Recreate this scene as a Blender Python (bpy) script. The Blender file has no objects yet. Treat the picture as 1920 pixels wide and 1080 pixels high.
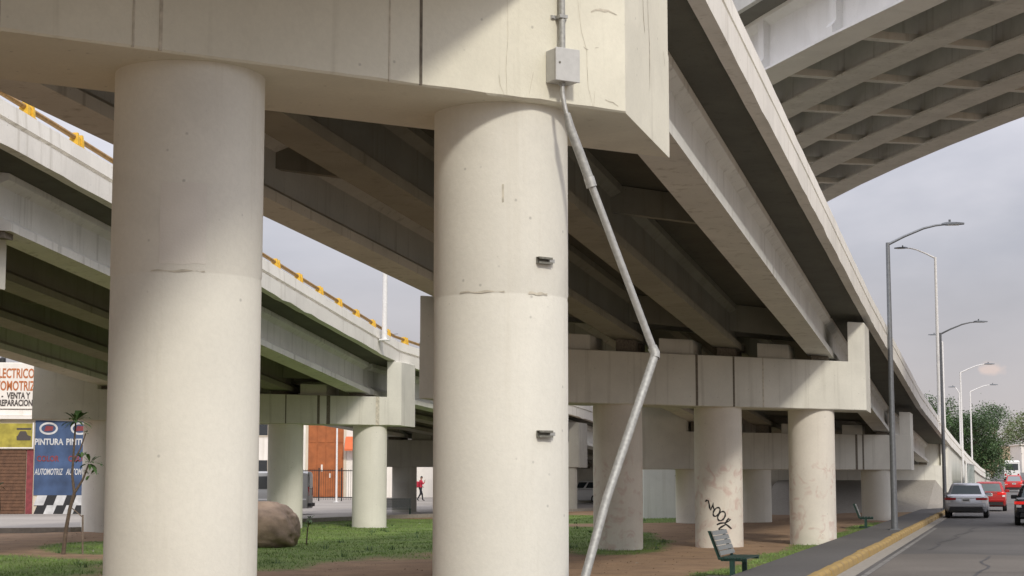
import bpy, bmesh, math, random
from mathutils import Vector, Matrix, noise as mnoise
random.seed(7)
R = math.radians
scene = bpy.context.scene
col = scene.collection

# ------------------------------------------------------------------ camera, sky, sun, exposure
cam_data = bpy.data.cameras.new('camera')
cam = bpy.data.objects.new('camera', cam_data)
col.objects.link(cam)
cam.location = (0, 0, 1.7)
cam.rotation_euler = (R(90) + math.atan(355 / 3200.0), 0, 0)
cam_data.sensor_width = 36.0
cam_data.lens = 60.0
cam_data.clip_start = 0.2
cam_data.clip_end = 5000
scene.camera = cam

SUN_EL = R(35.5)
SUN_DIR = Vector((0.292 * math.cos(SUN_EL), -0.956 * math.cos(SUN_EL), math.sin(SUN_EL))).normalized()

world = bpy.data.worlds.new('World')
scene.world = world
world.use_nodes = True
nt = world.node_tree
nt.nodes.clear()
wo = nt.nodes.new('ShaderNodeOutputWorld')
bg = nt.nodes.new('ShaderNodeBackground')
bg.inputs['Strength'].default_value = 0.1
sky = nt.nodes.new('ShaderNodeTexSky')
sky.sky_type = 'NISHITA'
sky.sun_disc = False
sky.sun_elevation = SUN_EL
sky.sun_rotation = math.atan2(SUN_DIR.x, SUN_DIR.y)
tc = nt.nodes.new('ShaderNodeTexCoord')
mp = nt.nodes.new('ShaderNodeMapping')
mp.inputs['Scale'].default_value = (1.6, 1.6, 5.0)
nz = nt.nodes.new('ShaderNodeTexNoise')
nz.inputs['Scale'].default_value = 2.2
nz.inputs['Detail'].default_value = 6
nz.inputs['Roughness'].default_value = 0.52
nz.inputs['Distortion'].default_value = 0.4
cr = nt.nodes.new('ShaderNodeValToRGB')          # grey overcast layer, lavender to pale
cr.color_ramp.elements[0].position = 0.38
cr.color_ramp.elements[0].color = (3.05, 3.06, 3.42, 1)
cr.color_ramp.elements[1].position = 0.64
cr.color_ramp.elements[1].color = (4.30, 4.20, 4.52, 1)
sep = nt.nodes.new('ShaderNodeSeparateXYZ')
hr = nt.nodes.new('ShaderNodeMapRange')          # pinkish haze layer low in the sky
hr.inputs['From Min'].default_value = 0.0
hr.inputs['From Max'].default_value = 0.13
hr.inputs['To Min'].default_value = 0.85
hr.inputs['To Max'].default_value = 0.0
hm = nt.nodes.new('ShaderNodeMixRGB')
hm.inputs['Color2'].default_value = (3.95, 3.50, 3.42, 1)
cm = nt.nodes.new('ShaderNodeMixRGB')
cm.inputs['Fac'].default_value = 0.94
# one small sunlit cumulus low over the trees
pc = Vector((0.2815, 1.0, 0.0630)).normalized()
vs = nt.nodes.new('ShaderNodeVectorMath'); vs.operation = 'SUBTRACT'
vs.inputs[1].default_value = pc
vm = nt.nodes.new('ShaderNodeMapping'); vm.inputs['Scale'].default_value = (1.0, 1.0, 2.6)
vl = nt.nodes.new('ShaderNodeVectorMath'); vl.operation = 'LENGTH'
n2 = nt.nodes.new('ShaderNodeTexNoise'); n2.inputs['Scale'].default_value = 90; n2.inputs['Detail'].default_value = 4
ma = nt.nodes.new('ShaderNodeMath'); ma.operation = 'MULTIPLY_ADD'; ma.inputs[1].default_value = 0.030
mr = nt.nodes.new('ShaderNodeMapRange')
mr.inputs['From Min'].default_value = 0.017; mr.inputs['From Max'].default_value = 0.025
mr.inputs['To Min'].default_value = 0.8; mr.inputs['To Max'].default_value = 0.0
pm = nt.nodes.new('ShaderNodeMixRGB'); pm.inputs['Color2'].default_value = (5.6, 4.6, 4.2, 1)
L = nt.links.new
L(tc.outputs['Generated'], mp.inputs['Vector']); L(mp.outputs[0], nz.inputs['Vector'])
L(nz.outputs['Fac'], cr.inputs[0])
L(tc.outputs['Generated'], sep.inputs[0]); L(sep.outputs['Z'], hr.inputs['Value'])
L(hr.outputs[0], hm.inputs['Fac']); L(cr.outputs[0], hm.inputs['Color1'])
L(sky.outputs[0], cm.inputs['Color1']); L(hm.outputs[0], cm.inputs['Color2'])
L(tc.outputs['Generated'], vs.inputs[0]); L(vs.outputs[0], vm.inputs['Vector']); L(vm.outputs[0], vl.inputs[0])
L(tc.outputs['Generated'], n2.inputs['Vector'])
L(n2.outputs['Fac'], ma.inputs[0]); L(vl.outputs['Value'], ma.inputs[2])
L(ma.outputs[0], mr.inputs['Value']); L(mr.outputs[0], pm.inputs['Fac']); L(cm.outputs[0], pm.inputs['Color1'])
zb = nt.nodes.new('ShaderNodeMapRange')          # an overcast sky grows brighter towards the zenith
zb.inputs['From Min'].default_value = 0.1; zb.inputs['From Max'].default_value = 1.0
zb.inputs['To Min'].default_value = 1.0; zb.inputs['To Max'].default_value = 4.2
zx = nt.nodes.new('ShaderNodeMixRGB'); zx.blend_type = 'MULTIPLY'; zx.inputs['Fac'].default_value = 1
L(sep.outputs['Z'], zb.inputs['Value']); L(pm.outputs[0], zx.inputs['Color1']); L(zb.outputs[0], zx.inputs['Color2'])
L(zx.outputs[0], bg.inputs['Color']); L(bg.outputs[0], wo.inputs['Surface'])

sun_data = bpy.data.lights.new('sun', 'SUN')
sun_data.energy = 1.6
sun_data.angle = R(6)
sun_data.color = (1.0, 0.94, 0.83)
sun = bpy.data.objects.new('sun', sun_data)
col.objects.link(sun)
sun.rotation_euler = SUN_DIR.to_track_quat('Z', 'Y').to_euler()
sun.location = (10, -20, 40)

scene.view_settings.view_transform = 'Standard'
scene.view_settings.look = 'None'
scene.view_settings.exposure = 0.44
scene.view_settings.gamma = 1.0
scene.view_settings.use_curve_mapping = False

# ------------------------------------------------------------------ materials
MATS = {}
def new_mat(name):
    m = bpy.data.materials.new(name)
    m.use_nodes = True
    MATS[name] = m
    return m, m.node_tree, m.node_tree.nodes['Principled BSDF']

def mat(name, c, rough=0.6, metal=0.0, var=0.0, scale=6.0, bump=0.0, bscale=60.0, spec=None, emit=None):
    """plain colour with a little noise variation and fine relief"""
    m, t, b = new_mat(name)
    b.inputs['Base Color'].default_value = (*c, 1)
    b.inputs['Roughness'].default_value = rough
    b.inputs['Metallic'].default_value = metal
    if spec is not None: b.inputs['Specular IOR Level'].default_value = spec
    if emit:
        b.inputs['Emission Color'].default_value = (*emit[0], 1); b.inputs['Emission Strength'].default_value = emit[1]
    co = t.nodes.new('ShaderNodeTexCoord')
    if var > 0:
        n = t.nodes.new('ShaderNodeTexNoise'); n.inputs['Scale'].default_value = scale; n.inputs['Detail'].default_value = 5
        r = t.nodes.new('ShaderNodeValToRGB')
        r.color_ramp.elements[0].position = 0.3; r.color_ramp.elements[1].position = 0.7
        r.color_ramp.elements[0].color = (*[x * (1 - var) for x in c], 1)
        r.color_ramp.elements[1].color = (*[min(1, x * (1 + var)) for x in c], 1)
        t.links.new(co.outputs['Object'], n.inputs['Vector']); t.links.new(n.outputs['Fac'], r.inputs[0])
        t.links.new(r.outputs[0], b.inputs['Base Color'])
    if bump > 0:
        n = t.nodes.new('ShaderNodeTexNoise'); n.inputs['Scale'].default_value = bscale; n.inputs['Detail'].default_value = 6
        bp = t.nodes.new('ShaderNodeBump'); bp.inputs['Strength'].default_value = bump; bp.inputs['Distance'].default_value = 0.02
        t.links.new(co.outputs['Object'], n.inputs['Vector']); t.links.new(n.outputs['Fac'], bp.inputs['Height'])
        t.links.new(bp.outputs[0], b.inputs['Normal'])
    return m

def concrete(name, c, grime=0.35, streak=0.5, blotch=0.10, pink=0.0, rough=0.85, cover=0.5, offs=0.0):
    """painted or bare cast concrete: cloudy tone, rain streaks, small pits"""
    m, t, b = new_mat(name)
    N, K = t.nodes.new, t.links.new
    b.inputs['Roughness'].default_value = rough
    b.inputs['Specular IOR Level'].default_value = 0.25
    co = N('ShaderNodeTexCoord')
    mo = N('ShaderNodeMapping'); mo.inputs['Location'].default_value = (offs, offs * 1.7, offs * .6)
    K(co.outputs['Object'], mo.inputs['Vector'])
    n1 = N('ShaderNodeTexNoise'); n1.inputs['Scale'].default_value = 0.9; n1.inputs['Detail'].default_value = 7; n1.inputs['Roughness'].default_value = .6
    r1 = N('ShaderNodeValToRGB')
    r1.color_ramp.elements[0].position = .25; r1.color_ramp.elements[1].position = .75
    r1.color_ramp.elements[0].color = (*[x * (1 - blotch) for x in c], 1)
    r1.color_ramp.elements[1].color = (*[min(1, x * (1 + blotch)) for x in c], 1)
    K(mo.outputs[0], n1.inputs['Vector']); K(n1.outputs['Fac'], r1.inputs[0])
    ms = N('ShaderNodeMapping'); ms.inputs['Scale'].default_value = (2.6, 2.6, 0.10)
    n2 = N('ShaderNodeTexNoise'); n2.inputs['Scale'].default_value = 1.6; n2.inputs['Detail'].default_value = 8; n2.inputs['Roughness'].default_value = .62
    r2 = N('ShaderNodeMapRange'); r2.inputs['From Min'].default_value = cover + .05; r2.inputs['From Max'].default_value = cover + .25
    r2.inputs['To Max'].default_value = streak
    K(mo.outputs[0], ms.inputs['Vector']); K(ms.outputs[0], n2.inputs['Vector']); K(n2.outputs['Fac'], r2.inputs['Value'])
    x1 = N('ShaderNodeMixRGB'); x1.inputs['Color2'].default_value = (*[x * (1 - grime) * k for x, k in zip(c, (1, .96, .88))], 1)
    K(r1.outputs[0], x1.inputs['Color1']); K(r2.outputs[0], x1.inputs['Fac'])
    # fine speckle
    n3 = N('ShaderNodeTexNoise'); n3.inputs['Scale'].default_value = 22; n3.inputs['Detail'].default_value = 8; n3.inputs['Roughness'].default_value = .7
    r3 = N('ShaderNodeMapRange'); r3.inputs['From Min'].default_value = .35; r3.inputs['From Max'].default_value = .7
    r3.inputs['To Min'].default_value = .965; r3.inputs['To Max'].default_value = 1.025
    K(mo.outputs[0], n3.inputs['Vector']); K(n3.outputs['Fac'], r3.inputs['Value'])
    x2 = N('ShaderNodeMixRGB'); x2.blend_type = 'MULTIPLY'; x2.inputs['Fac'].default_value = 1
    K(x1.outputs[0], x2.inputs['Color1']); K(r3.outputs[0], x2.inputs['Color2'])
    # air holes left by the formwork
    vo = N('ShaderNodeTexVoronoi'); vo.inputs['Scale'].default_value = 7.0; vo.inputs['Randomness'].default_value = 1.0
    K(mo.outputs[0], vo.inputs['Vector'])
    sv = N('ShaderNodeSeparateColor'); K(vo.outputs['Color'], sv.inputs[0])
    gt = N('ShaderNodeMath'); gt.operation = 'GREATER_THAN'; gt.inputs[1].default_value = .72; K(sv.outputs[0], gt.inputs[0])
    ds = N('ShaderNodeMapRange'); ds.inputs['From Min'].default_value = .05; ds.inputs['From Max'].default_value = .12; ds.inputs['To Min'].default_value = .55; ds.inputs['To Max'].default_value = 0
    K(vo.outputs['Distance'], ds.inputs['Value'])
    pm_ = N('ShaderNodeMath'); pm_.operation = 'MULTIPLY'; K(gt.outputs[0], pm_.inputs[0]); K(ds.outputs[0], pm_.inputs[1])
    # larger washed patches
    n5 = N('ShaderNodeTexNoise'); n5.inputs['Scale'].default_value = .38; n5.inputs['Detail'].default_value = 3; n5.inputs['Distortion'].default_value = .6
    r5 = N('ShaderNodeMapRange'); r5.inputs['From Min'].default_value = .50; r5.inputs['From Max'].default_value = .53; r5.inputs['To Min'].default_value = 1.0; r5.inputs['To Max'].default_value = .955
    K(mo.outputs[0], n5.inputs['Vector']); K(n5.outputs['Fac'], r5.inputs['Value'])
    x5 = N('ShaderNodeMixRGB'); x5.blend_type = 'MULTIPLY'; x5.inputs['Fac'].default_value = 1
    K(x2.outputs[0], x5.inputs['Color1']); K(r5.outputs[0], x5.inputs['Color2'])
    x6 = N('ShaderNodeMixRGB'); x6.inputs['Color2'].default_value = (*[x * .45 for x in c], 1)
    K(x5.outputs[0], x6.inputs['Color1']); K(pm_.outputs[0], x6.inputs['Fac'])
    out = x6.outputs[0]
    if pink > 0:     # remains of red spray paint, half covered
        n4 = N('ShaderNodeTexNoise'); n4.inputs['Scale'].default_value = 3.4; n4.inputs['Detail'].default_value = 6; n4.inputs['Distortion'].default_value = 1.2
        r4 = N('ShaderNodeMapRange'); r4.inputs['From Min'].default_value = .53; r4.inputs['From Max'].default_value = .68; r4.inputs['To Max'].default_value = pink
        K(mo.outputs[0], n4.inputs['Vector']); K(n4.outputs['Fac'], r4.inputs['Value'])
        sx = N('ShaderNodeSeparateXYZ'); K(co.outputs['Object'], sx.inputs[0])
        h1 = N('ShaderNodeMapRange'); h1.inputs['From Min'].default_value = 2.35; h1.inputs['From Max'].default_value = 1.9
        K(sx.outputs['Z'], h1.inputs['Value'])
        mu = N('ShaderNodeMath'); mu.operation = 'MULTIPLY'; K(r4.outputs[0], mu.inputs[0]); K(h1.outputs[0], mu.inputs[1])
        x3 = N('ShaderNodeMixRGB'); x3.inputs['Color2'].default_value = (.42, .14, .11, 1)
        K(out, x3.inputs['Color1']); K(mu.outputs[0], x3.inputs['Fac']); out = x3.outputs[0]
    K(out, b.inputs['Base Color'])
    bp = N('ShaderNodeBump'); bp.inputs['Strength'].default_value = .25; bp.inputs['Distance'].default_value = .012
    K(n3.outputs['Fac'], bp.inputs['Height']); K(bp.outputs[0], b.inputs['Normal'])
    return m

concrete('column_paint', (.735, .715, .635), grime=.22, streak=.45, blotch=.06)
concrete('column_marked', (.72, .675, .595), grime=.28, streak=.40, blotch=.09, pink=.30)
concrete('cap_paint', (.735, .71, .59), grime=.45, streak=.45, blotch=.08, cover=.55)
concrete('cap_paint_far', (.66, .645, .57), grime=.45, streak=.55, blotch=.10, offs=3)
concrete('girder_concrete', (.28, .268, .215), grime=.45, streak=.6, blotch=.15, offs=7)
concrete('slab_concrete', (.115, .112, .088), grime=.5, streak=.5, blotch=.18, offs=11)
concrete('parapet_paint', (.78, .755, .69), grime=.42, streak=.65, blotch=.08, offs=5)
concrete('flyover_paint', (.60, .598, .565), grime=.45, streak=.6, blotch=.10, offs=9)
concrete('shade_concrete', (.40, .385, .34), grime=.4, streak=.5, blotch=.12, offs=37)  # darker concrete for one left pier, its shade put into the colour
concrete('flyover_sunlit', (.80, .80, .78), grime=.2, streak=.3, blotch=.04, offs=29)  # whiter paint for left girder and ribs, sunlight put into the colour
concrete('fascia_paint', (.68, .675, .62), grime=.5, streak=.8, blotch=.10, offs=31)
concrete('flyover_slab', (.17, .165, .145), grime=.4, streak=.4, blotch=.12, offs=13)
concrete('block_white', (.68, .67, .64), grime=.35, streak=.5, blotch=.07, offs=17)
concrete('render_cream', (.62, .55, .44), grime=.4, streak=.6, blotch=.1, offs=19)
concrete('render_white', (.78, .74, .68), grime=.3, streak=.5, blotch=.06, offs=23)
mat('joint_dark', (.15, .13, .10), .9, var=.3, scale=20)
mat('stain_brown', (.53, .49, .40), .9, var=.25, scale=14)
mat('paint_patch', (.725, .69, .615), .8, var=.05, scale=3, bump=.1)
mat('galvanised', (.42, .42, .40), .5, .45, var=.15, scale=25, bump=.05)
mat('galvanised_dull', (.36, .36, .34), .6, .4, var=.2, scale=30)
mat('box_grey', (.52, .52, .50), .45, .0, var=.06, scale=12, bump=.05)
mat('bracket_steel', (.22, .215, .18), .6, .5, var=.2, scale=40)
mat('yellow_steel', (.72, .44, .04), .5, .0, var=.15, scale=18)
mat('rail_brown', (.34, .20, .065), .6, .2, var=.25, scale=10)
mat('pole_grey', (.20, .21, .22), .45, .6, var=.12, scale=12)
mat('pole_white', (.72, .71, .70), .5, .0, var=.08, scale=12)
mat('lamp_head', (.14, .15, .16), .4, .4)
mat('lamp_glass', (.55, .56, .55), .2)
mat('bench_green', (.022, .060, .048), .45, .2, var=.2, scale=30)
mat('bench_slat', (.20, .21, .20), .5, .2, var=.2, scale=30)
mat('pad_concrete', (.30, .275, .235), .9, var=.15, scale=9, bump=.3)
mat('spray_black', (.012, .012, .012), .7)
mat('boulder_stone', (.29, .215, .16), .9, var=.35, scale=3.2, bump=.8, bscale=9)
mat('bark', (.13, .095, .07), .9, var=.3, scale=14, bump=.6, bscale=30)
mat('bark_pale', (.20, .155, .12), .9, var=.3, scale=14, bump=.5, bscale=30)
mat('leaf_mid', (.048, .092, .028), .6, var=.65, scale=.7)
mat('leaf_dark', (.030, .055, .022), .6, var=.45, scale=.9)
mat('leaf_pale', (.100, .135, .050), .6, var=.45, scale=.9)
mat('leaf_sapling', (.055, .11, .03), .55, var=.35, scale=7)
mat('grass_blade', (.16, .25, .055), .7, var=.45, scale=.7)
mat('litter', (.75, .74, .70), .7)
mat('leaf_dry', (.20, .13, .07), .8, var=.5, scale=3)
mat('tyre', (.018, .018, .018), .8)
mat('rim', (.45, .46, .47), .35, .8)
mat('car_silver', (.50, .51, .53), .28, .55)
mat('car_red', (.42, .022, .020), .28, .1)
mat('car_dark', (.018, .019, .022), .22, .2)
mat('car_darkred', (.20, .018, .022), .28, .1)
mat('car_white', (.72, .72, .70), .3)
mat('van_silver', (.42, .42, .40), .35, .4)
mat('car_glass', (.035, .045, .05), .08, .0, spec=.8)
mat('rear_glass', (.16, .19, .20), .10, .0, spec=.8)
mat('black_trim', (.02, .02, .02), .6)
mat('tail_red', (.35, .01, .012), .25)
mat('tail_lit', (.45, .012, .012), .3, emit=((1, .02, .012), .35))
mat('tail_white', (.75, .72, .70), .25)
mat('plate_white', (.70, .70, .68), .5)
mat('plate_ink', (.08, .09, .08), .6)
mat('chrome', (.6, .6, .6), .2, .9)
mat('mural_blue', (.045, .080, .165), .75, var=.40, scale=1.1)
mat('mural_white', (.52, .52, .52), .75, var=.22, scale=3)
mat('mural_red', (.20, .035, .040), .7, var=.3, scale=5)
mat('checker_black', (.018, .018, .02), .7)
mat('sign_yellow', (.32, .27, .040), .7, var=.35, scale=3)
mat('sign_white', (.72, .68, .62), .6, var=.06, scale=3)
mat('letter_orange', (.42, .13, .035), .6, var=.2, scale=8)
mat('letter_dark', (.06, .05, .045), .6)
mat('shutter_brown', (.13, .065, .035), .6, .2, var=.25, scale=5)
mat('door_orange', (.34, .105, .030), .5, .1, var=.18, scale=2)
mat('awning_orange', (.62, .14, .045), .7, var=.1, scale=3)
mat('fence_iron', (.03, .03, .032), .5, .5)
mat('tarp_green', (.018, .085, .062), .6, var=.3, scale=2)
mat('wire_black', (.015, .015, .015), .6)
mat('shirt_red', (.42, .02, .045), .8, var=.15, scale=20)
mat('trousers_dark', (.018, .018, .024), .85)
mat('skin', (.28, .16, .11), .6)
mat('hair', (.015, .012, .01), .7)
mat('window_dark', (.03, .035, .04), .12, spec=.7)
mat('road_paint', (.19, .182, .168), .85, var=.4, scale=4)
mat('roof_tile', (.28, .12, .07), .8, var=.2, scale=5)

def asphalt(name, c, patch=.14):
    m, t, b = new_mat(name)
    N, K = t.nodes.new, t.links.new
    co = N('ShaderNodeTexCoord')
    n1 = N('ShaderNodeTexNoise'); n1.inputs['Scale'].default_value = .16; n1.inputs['Detail'].default_value = 6
    r1 = N('ShaderNodeValToRGB'); r1.color_ramp.elements[0].position = .38; r1.color_ramp.elements[1].position = .62
    r1.color_ramp.elements[0].color = (*[x * (1 - patch) for x in c], 1); r1.color_ramp.elements[1].color = (*[x * (1 + patch) for x in c], 1)
    K(co.outputs['Object'], n1.inputs['Vector']); K(n1.outputs['Fac'], r1.inputs[0])
    n2 = N('ShaderNodeTexNoise'); n2.inputs['Scale'].default_value = 14; n2.inputs['Detail'].default_value = 8; n2.inputs['Roughness'].default_value = .75
    r2 = N('ShaderNodeMapRange'); r2.inputs['From Min'].default_value = .3; r2.inputs['From Max'].default_value = .7
    r2.inputs['To Min'].default_value = .82; r2.inputs['To Max'].default_value = 1.15
    K(co.outputs['Object'], n2.inputs['Vector']); K(n2.outputs['Fac'], r2.inputs['Value'])
    x = N('ShaderNodeMixRGB'); x.blend_type = 'MULTIPLY'; x.inputs['Fac'].default_value = 1
    K(r1.outputs[0], x.inputs['Color1']); K(r2.outputs[0], x.inputs['Color2']); K(x.outputs[0], b.inputs['Base Color'])
    bp = N('ShaderNodeBump'); bp.inputs['Strength'].default_value = .4; bp.inputs['Distance'].default_value = .02
    K(n2.outputs['Fac'], bp.inputs['Height']); K(bp.outputs[0], b.inputs['Normal'])
    b.inputs['Roughness'].default_value = .85
    return m
asphalt('asphalt', (.098, .092, .085), .2)
asphalt('asphalt_sunlit', (.135, .120, .102), .2)  # street asphalt with the sunlit tone put into its colour
mat('tar', (.055, .052, .05), .7, var=.2)
asphalt('sidewalk', (.105, .100, .094), .10)
asphalt('street_pale', (.27, .245, .215), .12)

def worn_yellow():
    m, t, b = new_mat('kerb_yellow')
    N, K = t.nodes.new, t.links.new
    co = N('ShaderNodeTexCoord')
    n1 = N('ShaderNodeTexNoise'); n1.inputs['Scale'].default_value = .55; n1.inputs['Detail'].default_value = 10; n1.inputs['Roughness'].default_value = .72
    r1 = N('ShaderNodeValToRGB'); r1.color_ramp.elements[0].position = .30; r1.color_ramp.elements[1].position = .60
    r1.color_ramp.elements[0].color = (.17, .13, .085, 1); r1.color_ramp.elements[1].color = (.46, .30, .075, 1)
    K(co.outputs['Object'], n1.inputs['Vector']); K(n1.outputs['Fac'], r1.inputs[0]); K(r1.outputs[0], b.inputs['Base Color'])
    bp = N('ShaderNodeBump'); bp.inputs['Strength'].default_value = .5; bp.inputs['Distance'].default_value = .02
    K(n1.outputs['Fac'], bp.inputs['Height']); K(bp.outputs[0], b.inputs['Normal'])
    b.inputs['Roughness'].default_value = .85
worn_yellow()

def ground_mat():
    m, t, b = new_mat('ground_soil')
    N, K = t.nodes.new, t.links.new
    co = N('ShaderNodeTexCoord')
    at = N('ShaderNodeAttribute'); at.attribute_name = 'lawn'
    n1 = N('ShaderNodeTexNoise'); n1.inputs['Scale'].default_value = 1.1; n1.inputs['Detail'].default_value = 9; n1.inputs['Roughness'].default_value = .65
    d = N('ShaderNodeValToRGB'); d.color_ramp.elements[0].position = .3; d.color_ramp.elements[1].position = .7
    d.color_ramp.elements[0].color = (.205, .130, .076, 1); d.color_ramp.elements[1].color = (.35, .228, .132, 1)
    g = N('ShaderNodeValToRGB'); g.color_ramp.elements[0].position = .3; g.color_ramp.elements[1].position = .7
    g.color_ramp.elements[0].color = (.085, .135, .030, 1); g.color_ramp.elements[1].color = (.17, .225, .055, 1)
    K(co.outputs['Object'], n1.inputs['Vector']); K(n1.outputs['Fac'], d.inputs[0]); K(n1.outputs['Fac'], g.inputs[0])
    n2 = N('ShaderNodeTexNoise'); n2.inputs['Scale'].default_value = 2.3; n2.inputs['Detail'].default_value = 8; n2.inputs['Roughness'].default_value = .7
    K(co.outputs['Object'], n2.inputs['Vector'])
    ad = N('ShaderNodeMath'); ad.operation = 'MULTIPLY_ADD'; ad.inputs[1].default_value = .9; 
    K(n2.outputs['Fac'], ad.inputs[0]); K(at.outputs['Fac'], ad.inputs[2])
    mr = N('ShaderNodeMapRange'); mr.inputs['From Min'].default_value = .78; mr.inputs['From Max'].default_value = 1.1
    K(ad.outputs[0], mr.inputs['Value'])
    x = N('ShaderNodeMixRGB'); K(mr.outputs[0], x.inputs['Fac']); K(d.outputs[0], x.inputs['Color1']); K(g.outputs[0], x.inputs['Color2'])
    K(x.outputs[0], b.inputs['Base Color'])
    n3 = N('ShaderNodeTexNoise'); n3.inputs['Scale'].default_value = 25; n3.inputs['Detail'].default_value = 6
    K(co.outputs['Object'], n3.inputs['Vector'])
    bp = N('ShaderNodeBump'); bp.inputs['Strength'].default_value = .6; bp.inputs['Distance'].default_value = .04
    K(n3.outputs['Fac'], bp.inputs['Height']); K(bp.outputs[0], b.inputs['Normal'])
    b.inputs['Roughness'].default_value = .95
ground_mat()

# ------------------------------------------------------------------ helpers
def link(o, parent=None):
    col.objects.link(o)
    if parent is not None: o.parent = parent
    return o

def tag(o, label=None, cat=None, group=None, kind=None):
    if label: o['label'] = label
    if cat: o['category'] = cat
    if group: o['group'] = group
    if kind: o['kind'] = kind
    return o

def thing(name, label, cat, loc=(0, 0, 0), rz=0.0, group=None):
    o = bpy.data.objects.new(name, None)
    o.empty_display_size = .2
    o.location = loc; o.rotation_euler = (0, 0, rz)
    link(o)
    return tag(o, label, cat, group)

def mesh(name, verts, faces, m, parent=None, smooth=False, bevel=0.0, mats=None, idx=None):
    me = bpy.data.meshes.new(name)
    me.from_pydata([tuple(v) for v in verts], [], faces)
    for k in (mats or [m]): me.materials.append(MATS[k])
    if idx:
        for p, i in zip(me.polygons, idx): p.material_index = i
    bm = bmesh.new(); bm.from_mesh(me)
    bmesh.ops.recalc_face_normals(bm, faces=bm.faces)
    if bevel > 0:
        ed = [e for e in bm.edges if len(e.link_faces) == 2 and e.calc_face_angle(0) > .5]
        bmesh.ops.bevel(bm, geom=ed, offset=bevel, segments=1, affect='EDGES', clamp_overlap=True)
    bm.to_mesh(me); bm.free()
    if smooth:
        me.shade_smooth()
    o = bpy.data.objects.new(name, me)
    return link(o, parent)

class MB:
    """collects shapes of ONE part"""
    def __init__(s): s.v = []; s.f = []; s.mi = []
    def add(s, v, f, mi=0):
        b = len(s.v); s.v += [tuple(x) for x in v]; s.f += [tuple(i + b for i in q) for q in f]; s.mi += [mi] * len(f); return s
    def box(s, x0, x1, y0, y1, z0, z1, M=None, mi=0):
        v = [Vector((x, y, z)) for z in (z0, z1) for y in (y0, y1) for x in (x0, x1)]
        if M is not None: v = [M @ p for p in v]
        return s.add(v, [(0, 2, 3, 1), (4, 5, 7, 6), (0, 1, 5, 4), (2, 6, 7, 3), (0, 4, 6, 2), (1, 3, 7, 5)], mi)
    def quad(s, a, b, c, d, mi=0): return s.add([a, b, c, d], [(0, 1, 2, 3)], mi)
    def tube(s, pts, r, n=10, cap=True, mi=0):
        pts = [Vector(p) for p in pts]
        rs = r if isinstance(r, (list, tuple)) else [r] * len(pts)
        rings = []
        up = None
        for i, p in enumerate(pts):
            d = (pts[min(i + 1, len(pts) - 1)] - pts[max(i - 1, 0)]).normalized()
            if up is None:
                up = Vector((0, 0, 1)) if abs(d.z) < .9 else Vector((1, 0, 0))
            a = d.cross(up).normalized(); b = a.cross(d).normalized(); up = b
            rings.append([p + (a * math.cos(2 * math.pi * k / n) + b * math.sin(2 * math.pi * k / n)) * rs[i] for k in range(n)])
        v = [q for rg in rings for q in rg]; f = []
        for i in range(len(rings) - 1):
            for k in range(n):
                f.append((i * n + k, i * n + (k + 1) % n, (i + 1) * n + (k + 1) % n, (i + 1) * n + k))
        if cap:
            f.append(tuple(range(n))[::-1]); f.append(tuple((len(rings) - 1) * n + k for k in range(n)))
        return s.add(v, f, mi)
    def loft(s, secs, cap=True, mi=0):
        n = len(secs[0]); v = [p for q in secs for p in q]; f = []
        for i in range(len(secs) - 1):
            for k in range(n):
                f.append((i * n + k, i * n + (k + 1) % n, (i + 1) * n + (k + 1) % n, (i + 1) * n + k))
        if cap:
            f.append(tuple(range(n))[::-1]); f.append(tuple((len(secs) - 1) * n + k for k in range(n)))
        return s.add(v, f, mi)
    def lathe(s, prof, n=48, c=(0, 0), cap=True, mi=0):
        secs = [[(c[0] + r * math.cos(2 * math.pi * k / n), c[1] + r * math.sin(2 * math.pi * k / n), z) for k in range(n)] for r, z in prof]
        return s.loft(secs, cap, mi)
    def build(s, name, m, parent=None, smooth=False, bevel=0.0, mats=None, kind=None):
        o = mesh(name, s.v, s.f, m, parent, smooth, bevel, mats, s.mi if mats else None)
        if kind: o['kind'] = kind
        return o

def smooth_angle(o, ang=35):
    bm = bmesh.new(); bm.from_mesh(o.data)
    for f in bm.faces: f.smooth = True
    for e in bm.edges:
        if len(e.link_faces) != 2 or e.calc_face_angle(0) > R(ang): e.smooth = False
    bm.to_mesh(o.data); bm.free()
    return o

def frame(loc, rz=0.0): return Matrix.Translation(loc) @ Matrix.Rotation(rz, 4, 'Z')

def text_mesh(name, body, size, m, parent, M, align='CENTER', extrude=.004, sx=1.0, shear=0.0, bold=0.0):
    cu = bpy.data.curves.new(name, 'FONT'); cu.body = body; cu.size = size; cu.align_x = align; cu.extrude = extrude
    cu.shear = shear; cu.offset = bold; cu.resolution_u = 3
    o = bpy.data.objects.new(name, cu); col.objects.link(o)
    dg = bpy.context.evaluated_depsgraph_get()
    me = bpy.data.meshes.new_from_object(o.evaluated_get(dg))
    bpy.data.objects.remove(o)
    me.transform(M @ Matrix.Rotation(R(90), 4, 'X') @ Matrix.Diagonal((sx, 1, 1, 1)))
    me.materials.clear(); me.materials.append(MATS[m])
    me.name = name
    return link(bpy.data.objects.new(name, me), parent)

def gz(y):
    """height of the street level: flat here, climbing gently in the distance"""
    t = max(0.0, y - 105.0)
    return 0.0000625 * t * t if t < 160 else 1.6 + .02 * (t - 160)

def noise2(x, y):
    return (math.sin(x * 1.3 + 1.7 * math.sin(y * .7)) + math.sin(y * 1.1 + 1.3 * math.sin(x * .9 + 2)) + .5 * math.sin(x * 2.9 + y * 2.3)) / 2.5

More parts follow.
